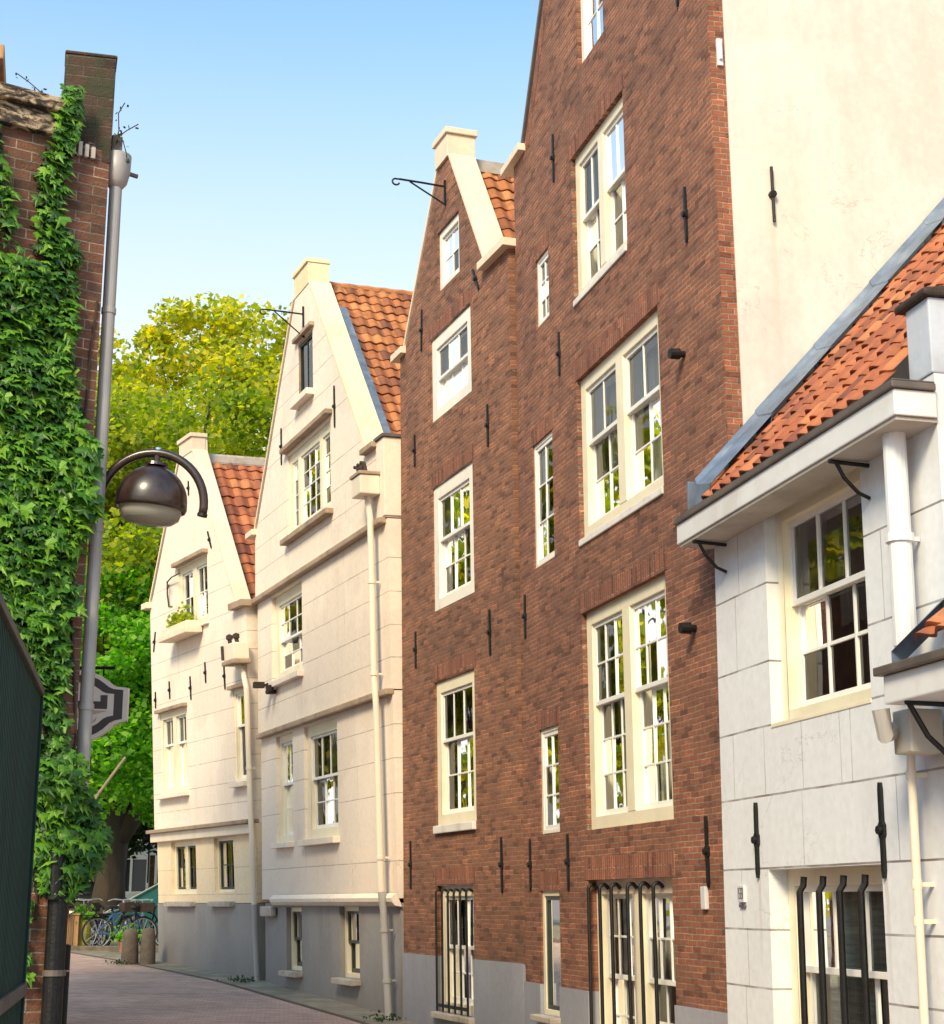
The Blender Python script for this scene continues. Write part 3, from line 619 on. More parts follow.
h.wall('front_wall', [(0, 5.28), (6.97, 5.28), (6.97, 6.42), (6.15, 6.42), (3.46, 10.04), (3.46, 10.42), (2.67, 10.42), (2.67, 10.06), (.12, 6.55), (0, 6.55)],
       [(2.12, 4.52, 5.95, 7.40), (2.80, 3.64, 8.16, 9.20)], M['h3'], y=-.04, t=.34, reveal=.18)
h.body(6.95, 10, 6.35, -2.0, M['cream'], M['cream'])
h.boxo('ledge', -.02, 6.92, -.13, .0, 5.20, 5.29, 'trim_brown', .02); h.boxo('ledge', .22, 6.98, -.11, .02, 2.78, 2.87, 'trim_brown', .02)
led = h.mb()
pr = [(.05, -.05), (-.05, -.03), (-.09, .02), (-.10, .07), (-.06, .11), (-.02, .13)]
for (x0, x1) in ((1.0, 7.0),):
    for i in range(len(pr) - 1): led.face([(x0, pr[i][0], pr[i][1]), (x1, pr[i][0], pr[i][1]), (x1, pr[i + 1][0], pr[i + 1][1]), (x0, pr[i + 1][0], pr[i + 1][1])])
    for x in (x0, x1): led.face([(x, a, b) for a, b in pr])
led.build('rounded_ledge', M['cream'], h.o); h.boxo('ledge_return', .28, .98, -.07, .03, -.22, -.05, 'stone_sill', .03)
h.window(1.14, 2.12, .97, 2.74, cols=2, up=1, low=2, split=.55, y=.06, fw=.13, curtain='curtain_dk', sill='cream', sillh=.09, sillp=.12)
h.window(2.76, 4.48, .97, 2.74, cols=3, up=1, low=2, split=.54, y=.06, fw=.17, curtain='curtain_dk', sill='cream', sillh=.10, sillp=.12, sillw=.06)
h.window(.98, 2.80, 3.66, 5.16, cols=3, up=2, low=2, split=.46, y=.06, fw=.18, curtain=None, sill='cream', sillh=.10, sillp=.14, sillw=.05)
h.window(2.12, 4.52, 5.95, 7.40, lights=(.36, 1.15, .42), cols=(1, 3, 1), up=2, low=2, kind='casement', y=0, fw=.16, mull=.15, sill='trim_brown', sillh=.09, sillp=.12, sillw=.08)
h.window(2.80, 3.64, 8.16, 9.20, lights=(1,), cols=2, up=1, low=0, kind='casement', y=-.03, fw=.045, sash_depth=.02, frame='trim_brown', sash='sash_dark', sill='cream', sillh=.11, sillp=.10, sillw=.06)
h.boxo('hood', 2.02, 4.62, -.16, .0, 7.46, 7.54, 'trim_brown', .012); h.boxo('hood', 2.70, 3.74, -.12, .0, 9.22, 9.29, 'trim_brown', .012)
h.window(1.5, 2.36, -1.06, -.07, cols=2, up=1, low=1, split=.5, y=.13, fw=.07, frame='frame', sash='sash_dark', fd=.1, sash_depth=.03, curtain='curtain_dk', sill='stone_sill', sillp=.17, sillh=.08)
h.window(4.3, 5.2, -1.06, -.05, cols=2, up=1, low=1, split=.5, y=.13, fw=.07, frame='frame', sash='sash_dark', fd=.1, sash_depth=.03, curtain='curtain_dk', sill='stone_sill', sillp=.17, sillh=.08)
for (x, z, hh, t) in ((1.78, 7.67, .66, 0), (4.76, 7.53, .68, 0)): h.anchor(x, z, hh, t, y=-.04)
h.hoist(3.18, 9.60, .66, .55, y=-.04)
h.slab('coping', (3.50, 10.04), (6.22, 6.38), -.055, .32, .05, 'coping'); h.slab('coping', (.05, 6.56), (2.64, 10.06), -.07, .32, .05, 'coping_b')
h.boxo('gable_crown', 2.65, 3.485, -.055, .315, 10.05, 10.42, 'coping'); h.boxo('crown_cap', 2.64, 3.50, -.085, .33, 10.422, 10.50, 'coping')
h.boxo('kneeler_stone', 6.16, 6.70, -.14, .32, 6.37, 6.45, 'trim_brown'); h.boxo('kneeler_stone', -.36, .10, -.13, .2, 6.47, 6.57, 'coping_b')
ld = h.mb(); ax = Vector((2.72, -3.66)).normalized(); nn = Vector((-ax.y, ax.x))
ld.prism_xz([(3.9, 9.46), (6.25, 6.30), (6.25 + .05, 6.30 + .02), (3.95, 9.50)], .33, .45); ld.build('lead_flashing', M['lead'], h.o)
h.boxo('corner_strip', 6.66, 6.99, -.06, .30, 5.30, 6.44, 'cream', .01); h.boxo('shoulder_cap', 6.64, 7.02, -.09, .34, 6.445, 6.49, 'zinc', .005)
sl = math.atan(1.35); dx, dz = math.cos(sl), math.sin(sl)
h.pantiles((3.08, .30, 10.20), (0, 1, 0), (dx, 0, -dz), 6.6, 6.4, 'tile'); h.pantiles((3.04, .30, 10.20), (0, 1, 0), (-dx, 0, -dz), 6.6, 6.0, 'tile')
m = h.mb(); m.tube([(3.06, y, 10.20 + .012 * ((i % 2))) for i, y in enumerate(np.arange(.32, 6.8, .16))], .075, 10); m.build('ridge_tiles', M['tile'], h.o)
# hopper and downpipe
h.boxo('rain_hopper', 6.42, 6.82, -.36, -.06, 5.64, 5.92, 'pipe_cream', .02)
h.boxo('hopper_rim', 6.40, 6.84, -.38, -.05, 5.922, 5.97, 'trim_brown', .01)
m = h.mb()
for x in (6.48, 6.62, 6.76): m.tube([(x, -.25, 5.97), (x - .02, -.27, 6.10)], .03, 8); m.tube([(x - .02, -.27, 6.10), (x - .08, -.30, 6.12)], .025, 8)
m.build('hopper_inlet', M['rust'], h.o)
h.pipe([(6.63, -.19, 5.65), (6.65, -.16, 5.30), (6.67, -.16, 3.0), (6.70, -.15, 2.7), (6.75, -.15, .15)], .046, 'pipe_cream', collars=[(6.66, -.16, 4.4), (6.67, -.16, 3.1), (6.745, -.15, .6)])
h.pipe([(6.75, -.15, .15), (6.77, -.13, -.1), (6.80, -.10, -1.5)], .050, 'pipe_grey', collars=[(6.775, -.125, -.35), (6.79, -.11, -1.0)])
m = h.mb(); m.tube([(1.15, -.02, 3.62), (1.12, -.14, 3.64), (1.05, -.22, 3.60)], .022, 8); m.box(.98, 1.10, -.36, -.18, 3.58, 3.68); m.build('security_camera', M['rust'], h.o); m = h.mb(); m.lathe([(0, 0), (.06, 0), (.08, .09), (0, .11)], (1.28, -.14, 3.50), 12); m.tube([(1.2, -.02, 3.5), (1.30, -.2, 3.48)], .04, 10); m.build('floodlight', M['rust'], h.o)

# ================================================================== SMALL WHITE GABLE HOUSE
H4 = House('small_white_gable_house', 'smaller cream white gabled corner house with grey plinth at the far end of the row', 'house', -6.313, 32.98, 30, 4.0, -1.1)
h = H4
HL = [z - h.zb for z in (.62, 1.75, 2.12, 2.55, 3.0, 3.45, 3.9, 4.42, 4.75, 5.2, 5.7, 6.2)]
VL = [(2.4, 1.75, 2.12), (3.2, 2.12, 2.55), (2.7, 2.55, 3.0), (3.6, 2.55, 3.0), (3.0, 3.0, 3.45), (2.4, 3.0, 3.4), (3.8, 3.4, 3.9), (2.8, 3.9, 4.4), (1.6, 4.42, 4.75)]
M['h4'] = plaster_mat('cream_render_scored_small', (.87, .755, .63), dirt=(.60, .47, .36), hl=HL, vl=[(x, a - h.zb, b - h.zb) for x, a, b in VL], dirtamt=.26, groove=.006, groove_dark=.6, runs=[(x, z - h.zb, l) for x, z, l in ((.48, 2.0, .5), (2.0, 2.0, .6), (1.6, 5.0, .8), (2.9, 5.0, .7), (4.5, 2.0, .5))], run_amt=.3, run_col=(.42, .33, .24))  # base colour carries some warm light, like the taller house
M['h4y'] = plaster_mat('yellow_cream_render', (.84, .68, .46), dirt=(.55, .38, .2), hl=[.62 - h.zb, .15 - h.zb], dirtamt=.2, groove=.006)
h.wall('plinth', [(.1, -.01), (.1, -1.9), (5.2, -1.9), (5.2, -.01)], [], M['grey_plinth'], y=.0, t=.3)
h.wall('base_wall', [(.12, 0), (5.2, 0), (5.2, 1.357), (.12, 1.357)], [(.92, 2.28, .16, 1.16), (3.22, 4.18, .18, 1.16)], M['h4y'], y=.01, t=.3, reveal=.2)
h.wall('front_wall', [(0, 1.36), (5.12, 1.36), (5.12, 5.28), (4.7, 5.28), (2.67, 8.68), (2.67, 8.95), (1.98, 8.95), (1.98, 8.66), (.10, 6.02), (0, 6.02)],
       [(.46, 2.02, 2.10, 3.70), (4.40, 5.02, 2.10, 3.74), (1.68, 3.30, 5.20, 6.48)], M['h4'], y=0, t=.32, reveal=.18)
h.body(5.1, 9, 5.2, -1.9, M['cream'], M['cream'])
h.boxo('ledge', -.08, 5.20, -.16, .1, 1.36, 1.43, 'trim_brown', .012); h.boxo('ledge_board', -.02, 5.16, -.09, .1, 1.185, 1.358, 'pipe_cream', .012)
h.window(.46, 2.02, 2.10, 3.70, lights=(1, 1), cols=2, up=1, low=1, split=.62, y=.02, fw=.12, mull=.16, sash_depth=.05, curtain='curtain_dk', sill='cream', sillh=.09, sillp=.1, bar=.018)
h.window(4.40, 5.02, 2.10, 3.74, cols=1, up=1, low=1, split=.62, y=.02, fw=.07, curtain='curtain_dk', sill='cream', sillh=.09, sillp=.1)
h.window(1.68, 3.30, 5.20, 6.48, lights=(1, 1), cols=2, up=1, low=1, kind='casement', y=.05, fw=.14, mull=.2, curtain='curtain_dk', sill='cream', sillh=.06)
h.window(.92, 2.28, .16, 1.16, lights=(1, 1), cols=2, up=1, low=1, kind='casement', y=.08, fw=.10, mull=.16, sash='sash_dark', curtain='curtain_dk', bar=.015)
h.window(3.22, 4.18, .18, 1.16, cols=3, up=1, low=1, kind='casement', y=.08, fw=.06, sash='sash_dark', curtain='curtain_dk', bar=.02)
h.boxo('sill_stone', .72, 2.22, -.10, .05, -.06, .03, 'stone_sill', .01); h.boxo('sill_stone', 3.10, 4.18, -.10, .05, -.06, .03, 'stone_sill', .01)
h.boxo('hood', .40, 2.05, -.10, .02, 3.72, 3.79, 'trim_brown', .01); h.boxo('hood', 4.34, 5.05, -.10, .02, 3.76, 3.83, 'trim_brown', .01); h.boxo('hood', 1.62, 3.36, -.12, .02, 6.50, 6.58, 'trim_brown', .01)
for (x, z, hh, t) in ((1.09, 4.13, .36, .05), (2.27, 4.04, .46, .05), (3.08, 4.24, .40, .05), (4.04, 4.06, .50, .05), (.25, 4.02, .34, 0), (.26, 5.21, .42, -.3), (2.43, 7.96, .30, 0), (3.48, 6.72, .40, .45)): h.anchor(x, z, hh, t)
m = h.mb(); m.tube([(1.22, -.03, 5.78), (1.20, -.05, 6.05), (1.24, -.06, 6.30)], .016, 6); m.tube([(1.22, -.06, 6.28), (1.6, -.1, 6.32), (2.15, -.14, 6.30)], .014, 6); m.tube([(1.30, -.08, 6.25), (1.36, -.1, 6.12), (1.45, -.1, 6.2)], .012, 6)
m.build('flag_bracket', M['rust'], h.o)
h.slab('coping', (2.70, 8.66), (4.74, 5.25), -.03, .28, .05, 'coping_b'); h.slab('coping', (.02, 6.02), (1.95, 8.66), -.03, .28, .05, 'coping_b')
h.boxo('gable_crown', 1.965, 2.685, -.015, .275, 8.66, 8.95, 'coping_b'); h.boxo('crown_cap', 1.94, 2.71, -.05, .31, 8.952, 9.03, 'coping_b')
h.boxo('kneeler_stone', 4.62, 5.25, -.14, .3, 5.18, 5.30, 'trim_brown'); h.boxo('kneeler_stone', -.22, .10, -.12, .28, 5.94, 6.06, 'coping_b')
sl = math.atan(1.68); dx, dz = math.cos(sl), math.sin(sl)
h.pantiles((2.36, .26, 8.58), (0, 1, 0), (dx, 0, -dz), 6.2, 5.4, 'tile_r', tw=.26, ex=.25, amp=.045); h.pantiles((2.30, .26, 8.58), (0, 1, 0), (-dx, 0, -dz), 6.2, 3.6, 'tile_r', tw=.26, ex=.25, amp=.045)
h.boxo('ridge_mortar', 2.20, 2.46, .26, 6.6, 8.48, 8.70, 'ridge', .05)
h.boxo('rain_hopper', 4.80, 5.28, -.32, -.02, 4.22, 4.52, 'pipe_cream', .02); h.boxo('hopper_base', 4.76, 5.32, -.35, .0, 4.14, 4.218, 'trim_brown', .02)
m = h.mb()
for (x, zz) in ((4.86, 4.62), (5.18, 4.60)): m.tube([(x, -.2, 4.52), (x, -.22, zz)], .04, 8); m.lathe([(0, -.06), (.06, -.03), (.06, .04), (0, .07)], (x, -.22, zz + .03), 10)
m.tube([(4.80, -.34, 4.5), (4.82, -.34, 4.25)], .03, 8)
m.build('hopper_inlet', M['rust'], h.o)
h.pipe([(5.02, -.18, 4.18), (5.16, -.10, 3.98), (5.24, -.08, 3.7), (5.25, -.08, 1.5), (5.27, -.08, 1.1), (5.28, -.08, -.02)], .050, 'pipe_cream', collars=[(5.245, -.08, 2.3), (5.275, -.08, .6)])
h.pipe([(5.28, -.08, -.02), (5.28, -.07, -1.4)], .048, 'pipe_grey', collars=[])
# flower box resting on the gable window's sill
fb = h.mb()
fb.box(1.45, 3.02, -.36, -.02, 5.02, 5.14); fb.box(1.52, 2.96, -.32, -.05, 5.142, 5.26)
fbo = empty('flower_box', 'pale wooden flower box with dry yellowish plants under the small white house gable window', 'flower box')
fbo.matrix_world = H4.o.matrix_world.copy()
def foliage(name, pts, size, mat, parent, seed=0, droop=.3):
    r = np.random.default_rng(seed); V = []; F = []
    for p in pts:
        a = r.normal(size=3); a /= np.linalg.norm(a); b = r.normal(size=3); b -= a * a.dot(b); b /= np.linalg.norm(b); sz = size * r.uniform(.6, 1.3)
        k = len(V); P = np.array(p)
        V += [tuple(P - a * sz * .5), tuple(P + b * sz * .36), tuple(P + a * sz * .55), tuple(P - b * sz * .36)]; F.append((k, k + 1, k + 2, k + 3))
    me = bpy.data.meshes.new(name); me.from_pydata(V, [], F); me.materials.append(M[mat]); o = bpy.data.objects.new(name, me); COL.objects.link(o)
    if parent: o.parent = parent
    return o
fb.build('trough', M['coping_b'], fbo, bevel=.015)
foliage('plants', [(random.uniform(1.85, 2.75), random.uniform(-.32, -.06), 5.26 - h.zb + abs(random.gauss(0, .13))) for _ in range(420)], .085, 'leaf_tree', fbo, 3)

# ================================================================== WHITE FRONT HOUSE (right)
RX, RY = 1.911, 12.6
R = House('low_white_house', 'low white rendered house with red pantile roof and boxed gutter at right', 'house', RX, RY, 13.3, -.48, -1.76, 1.033)
h = R
HL = [z - h.zb for z in (-.57, -.18, .235, .73, 1.21, 1.66, 2.22)]
VL = [(.46, -.57, -.18), (.38, -.18, .235), (.40, -1.1, -.57), (1.45, .235, .73), (.30, .73, 1.21), (.86, .73, 1.21), (1.48, .73, 1.21), (2.05, .73, 1.21), (.42, 1.66, 2.22), (.5, 2.22, 2.7), (2.75, .235, .73), (2.2, .73, 1.21), (2.72, 1.66, 2.22)]
M['r'] = plaster_mat('white_render_scored', M['wall_r_shade_base'], dirt=(.50, .50, .50), hl=HL, vl=[(x, a - h.zb, b - h.zb) for x, a, b in VL], dirtamt=.25, groove=.007, groove_dark=.85, low=(-.1, 1.2, (.48, .49, .51), .55), runs=((.70, .17 - h.zb, .7), (2.57, .14 - h.zb, .8)))
WU = (1.0, 2.50, 1.215, 2.74); WL = (.86, 2.52, -1.5, .225)
h.wall('front_wall', [(.04, -2.4), (6.5, -2.4), (6.5, 1.3), (3.47, 1.3), (3.47, 2.98), (.04, 2.98)], [WU, WL], M['r'], y=0, t=.3, reveal=.22)
h.mb().box(.045, .25, .3, 6, -2.4, 3.0).build('side_wall', M['pink_side'], h.o)
h.mb().box(.26, 6.4, .85, .9, -2.4, 2.9).build('interior', M['interior'], h.o)
# gable end wall at right, facing the viewer
ew = h.mb(); v = [(.3, -2.4), (6, -2.4), (6, 9.4), (.3, 3.45)]
a = [ew.vert((3.465, y, z)) for y, z in v]; b = [ew.vert((3.2, y, z)) for y, z in v]
ew.f.append(a); ew.mi.append(0); ew.f.append(b[::-1]); ew.mi.append(0)
for k in range(4): ew.f.append([a[k], b[k], b[(k + 1) % 4], a[(k + 1) % 4]]); ew.mi.append(0)
ew.build('end_wall', M['pink_side'], h.o)
# parapet foot of the end gable with its cap
pf = h.mb(); pf.box(3.20, 3.47, -.01, .30, 2.985, 3.45); pf.build('parapet_foot', M['peel_w'], h.o, bevel=.01)
cp = h.mb()
q = [(-.05, 3.452), (-.05, 3.50), (.30, 3.56), (6.0, 9.90), (6.0, 9.7), (.34, 3.452)]
a = [cp.vert((3.13, y, z)) for y, z in q]; b = [cp.vert((3.50, y, z)) for y, z in q]
cp.f.append(a); cp.mi.append(0); cp.f.append(b[::-1]); cp.mi.append(0)
for k in range(6): cp.f.append([a[k], b[k], b[(k + 1) % 6], a[(k + 1) % 6]]); cp.mi.append(0)
cp.build('parapet_cap', M['rust'], h.o, bevel=.02)
# boxed gutter
g = h.mb()
g.box(-.03, 3.50, -.28, -.01, 2.70, 2.855); g.build('gutter_box', M['fascia'], h.o, bevel=.008)
g = h.mb(); g.box(-.05, 3.52, -.30, -.02, 2.857, 2.90); g.box(-.04, 3.51, -.29, -.02, 2.902, 2.915); g.build('gutter_rim', M['zinc'], h.o, bevel=.008)
h.boxo('soffit_board', .0, 3.48, -.265, .0, 2.675, 2.698, 'soffit', .004)
for x in (.28, 2.62):
    m = h.mb(); m.tube([(x, -.27, 2.66), (x, -.14, 2.655), (x, .0, 2.65)], .014, 8); m.tube([(x, -.22, 2.655), (x, -.17, 2.56), (x, -.08, 2.47), (x, -.005, 2.44)], .013, 8); m.build('gutter_bracket', M['iron'], h.o)
# roof
d = Vector((0, -1, -1.14)).normalized(); top = (4.2, 3.22 + 1.14 * 4.2)
h.pantiles((.42, 4.2, 3.19 + 1.14 * 4.2), (1, 0, 0), (0, d.y, d.z), 2.78, math.hypot(4.42, 4.42 * 1.14), 'tile_r', tw=.186, ex=.225, amp=.038, lift=.017)
fl = h.mb()
for k in range(9):   # lead flashing in overlapping sheets up the party wall
    y0, y1 = -.22 + k * .52, -.22 + (k + 1) * .52 + .03; lf = .03 + .004 * (k % 2)
    P = lambda y, x, up: (x, y, 3.22 + 1.14 * y + up)
    fl.face([P(y0, .226, .17 + lf), P(y0, .275, .115 + lf), P(y1, .275, .115 + lf * .6), P(y1, .226, .17 + lf * .6)])
    fl.face([P(y0, .275, .115 + lf), P(y0, .54, .055 + lf), P(y1, .54, .055 + lf * .6), P(y1, .275, .115 + lf * .6)])
    fl.face([P(y0, .226, .17 + lf), P(y0, .226, -.1), P(y0, .54, -.1), P(y0, .54, .055 + lf), P(y0, .275, .115 + lf)])
fl.build('lead_flashing', M['lead'], h.o)
h.boxo('flashing_upstand', .0, .034, -.2, -.02, 2.92, 3.2, 'lead', .004)
h.window(*WU, cols=3, up=1, low=2, split=.56, y=.09, fw=.10, frame='frame', fd=.14, sash_depth=.05, bar=.026, curtain='curtain_dk', curtain_y=.5, blind_drop=.55)
h.window(*WL, cols=3, up=1, low=1, split=.64, y=.14, fw=.11, frame='frame', fd=.12, sash_depth=.04, bar=.03, curtain='blind', curtain_y=.36)
h.boxo('window_sill', 1.0, 2.50, -.006, .10, 1.185, 1.214, 'frame', .004)
m = h.mb()
for k in range(4):
    x = 1.29 + k * .295; m.tube([(x, .03, -1.48), (x, .03, .07), (x + .008, .055, .115), (x + .01, .06, .17)], .022, 10)
m.build('window_grille', M['iron'], h.o)
for x, z, hh in ((.70, .43, .52), (2.57, .42, .56)): h.anchor(x, z, hh)
h.boxo('house_number', .345, .455, -.022, .002, .005, .12, 'plate', .003)
m = h.mb()   # the numerals on the plate, too small to read in full
for (x0, x1, z0, z1) in ((.357, .363, .03, .105), (.375, .395, .098, .105), (.375, .381, .065, .098), (.381, .395, .062, .069), (.390, .396, .032, .062), (.375, .390, .028, .035),
                         (.407, .413, .03, .105), (.413, .430, .098, .105), (.413, .430, .062, .069), (.430, .436, .03, .105), (.413, .430, .028, .035), (.440, .446, .03, .105)):
    m.box(x0, x1, -.0245, -.0222, z0, z1)
m.build('numerals', M['platedark'], h.o)
h.boxo('letter_plate', .355, .455, -.018, .002, -.03, -.012, 'platedark', .003)
# downpipes
h.pipe([(3.20, -.13, 2.70), (3.20, -.13, 1.42)], .068, 'fascia', collars=[(3.20, -.13, 2.05)])
h.pipe([(3.13, -.10, 1.0), (3.12, -.10, .2), (3.10, -.10, -2.2)], .025, 'pipe_cream', collars=[(3.12, -.10, .70), (3.115, -.10, .1), (3.11, -.1, -.1)])
h.boxo('vent_box', 2.98, 3.18, -.14, .0, .985, 1.13, 'fascia', .006)
# small lean-to roof further right
h.boxo('canopy_gutter', 3.46, 6.5, -.42, -.003, 1.045, 1.20, 'fascia', .01); h.boxo('canopy_rim', 3.42, 6.5, -.46, -.003, 1.202, 1.25, 'zinc', .008)
d2 = Vector((0, -1, -.9)).normalized()
h.pantiles((3.62, 1.9, 1.34 + .9 * 2.22), (1, 0, 0), (0, d2.y, d2.z), 2.7, math.hypot(2.2, 1.98), 'tile_r', tw=.24, ex=.26, amp=.04, lift=.03, name='canopy_tiles')
fl = h.mb()
P2 = lambda y, x, up: (x, y, 1.34 + .9 * (y + .32) + up)
fl.face([P2(-.33, 3.40, .02), P2(-.33, 3.62, .09), P2(2.0, 3.62, .09), P2(2.0, 3.40, .10)]); fl.face([P2(-.33, 3.40, .02), P2(-.33, 3.40, -.10), P2(2.0, 3.40, -.10), P2(2.0, 3.40, .10)])
fl.build('canopy_flashing', M['lead'], h.o)
m = h.mb(); m.tube([(3.66, -.40, 1.04), (3.66, -.2, 1.035), (3.66, 0, 1.03)], .016, 8); m.tube([(3.66, -.38, 1.03), (3.66, -.28, .86), (3.66, -.12, .72), (3.66, -.005, .68)], .016, 8); m.build('canopy_bracket', M['iron'], h.o)
m = h.mb(); m.tube([(3.30, -.36, 1.04), (3.30, -.34, .90), (3.13, -.12, .98)], .05, 10); m.build('canopy_outlet', M['pipe_grey'], h.o)
h.boxo('canopy_outlet_box', 3.22, 3.42, -.25, -.05, .80, 1.04, 'soffit', .01)

# ================================================================== IVY-CLAD HOUSE (left)
IV = empty('ivy_clad_house', 'old dark brick house end with mossy chimney pier and peeling cornice at left', 'house', (-2.46, 10.0, ground_z(10)))
IV.rotation_euler = (0, 0, math.radians(32)); IZ = EYE - ground_z(10)   # local x runs from far left to the corner, y into the house
def imb(): return MB(IZ)
m = imb(); m.box(-5.0, 0, 0, .3, -2.1, 4.95); m.build('front_wall', M['brick_old'], IV)
def to_iv(x, y):
    c, s = math.cos(-math.radians(32)), math.sin(-math.radians(32)); dx, dy = x + 2.46, y - 10
    return (c * dx - s * dy, s * dx + c * dy)
foot = [to_iv(-2.46 - .0, 10.02), to_iv(-5.77, 22), to_iv(-6.05, 22), to_iv(-4.5, 16.0), to_iv(-8, 14), to_iv(-7.0, 7.3)]
foot = [(-.002, .301), to_iv(-5.77, 22), to_iv(-6.05, 22), to_iv(-4.7, 16.0), to_iv(-7.2, 13), (-5.0, .301)]
m = imb(); m.prism_xy(foot, -2.1, 4.9); m.build('street_wall', M['brick_old_s'], IV)
m = imb(); m.box(-5.0, -.34, -.06, .32, 4.952, 5.04); m.box(-5.0, -.34, -.03, .3, 5.041, 5.12); m.box(-5.0, -.34, -.08, .34, 5.121, 5.22); m.build('parapet_cornice', M['peel'], IV, bevel=.012)
m = imb(); pcs = lambda e: [(.004 + e, -.02 - e), (-.316 - e, .093 - e), (-.25 - e, .30 + e), (.07 + e, .187 + e)]; m.prism_xy(pcs(0), 4.86, 5.645); m.prism_xy(pcs(.006), 5.646, 5.67); m.build('chimney_pier', M['brick_pier'], IV, bevel=.012)
m = imb(); m.box(-.30, -.002, -.012, .0, -2.0, 4.858); m.build('corner_pilaster', M['brick_old'], IV)
m = imb()
for k in range(4): m.box(-.27 + k * .045, -.245 + k * .045, -.04, -.013, 4.86, 4.97 - .01 * k)
m.build('vent_slots', M['ridge'], IV)
# zinc downpipe with hopper at the corner
m = imb(); xp, yp = .085, .085
m.lathe([(.0, -.02), (.045, 0), (.075, .04), (.092, .12), (.096, .24), (.085, .245), (0, .22)], (xp, yp, 4.74), 20); m.build('rain_hopper', M['pipe_zinc'], IV, smooth=True)
m = imb(); m.tube([(xp, yp, 4.76), (xp, yp, 2.0), (xp, yp, .05)], .043, 18)
for z in (3.85, 2.35, 1.2): m.tube([(xp, yp, z - .02), (xp, yp, z + .02)], .049, 18)
m.build('downpipe', M['pipe_zinc'], IV)
m = imb(); m.box(xp - .06, xp + .01, yp - .06, yp + .03, 4.93, 5.10); m.tube([(xp + .08, yp, 4.87), (xp + .15, yp, 4.865)], .016, 8); m.build('gutter_outlet', M['zinc'], IV)
m = imb(); m.tube([(-.075, -.085, .16), (-.075, -.085, -2.1)], .062, 16); m.tube([(-.11, -.11, .02), (-.11, -.11, .3)], .05, 16)
m.build('cast_iron_pipe', M['iron'], IV)
m = imb(); m.tube([(-.075, -.085, -.42), (-.075, -.085, -.385)], .070, 16); m.build('pipe_collar', M['zinc'], IV)

# ivy
def in_poly(p, poly):
    x, z = p; c = False; j = len(poly) - 1
    for i in range(len(poly)):
        if (poly[i][1] > z) != (poly[j][1] > z) and x < (poly[j][0] - poly[i][0]) * (z - poly[i][1]) / (poly[j][1] - poly[i][1]) + poly[i][0]: c = not c
        j = i
    return c
polyM = [(-1.2, 3.9), (-.71, 3.96), (-.59, 4.06), (-.42, 4.02), (-.3, 4.23), (-.2, 4.18), (-.17, 3.81), (-.19, 3.5), (-.15, 3.14), (-.07, 2.99), (-.01, 2.69), (-.03, 2.36), (-.09, 2.1), (-.07, 1.79), (-.11, 1.53), (-.13, 1.28), (-.08, 1.1), (-.07, .85), (.12, .61), (.22, .35), (.12, .19), (-.02, .02), (-.2, .10), (-.29, .8), (-.31, 1.26), (-.55, 1.72), (-1.2, 1.5)]
polyB = [(-.37, 5.24), (-.27, 5.3), (-.23, 5.08), (-.29, 4.7), (-.32, 4.37), (-.2, 4.18), (-.29, 4.10), (-.47, 4.10), (-.48, 4.65), (-.4, 4.99)]
polyA = [(-1.3, 5.0), (-.78, 4.96), (-.74, 4.93), (-.70, 4.73), (-.66, 4.53), (-.59, 4.24), (-.58, 3.95), (-1.3, 3.9)]
polyL = [(-.31, .02), (-.235, .02), (-.20, -.44), (-.28, -.47)]
gapP = [(-.29, 1.17), (-.215, 1.17), (-.19, .93), (-.27, .91)]
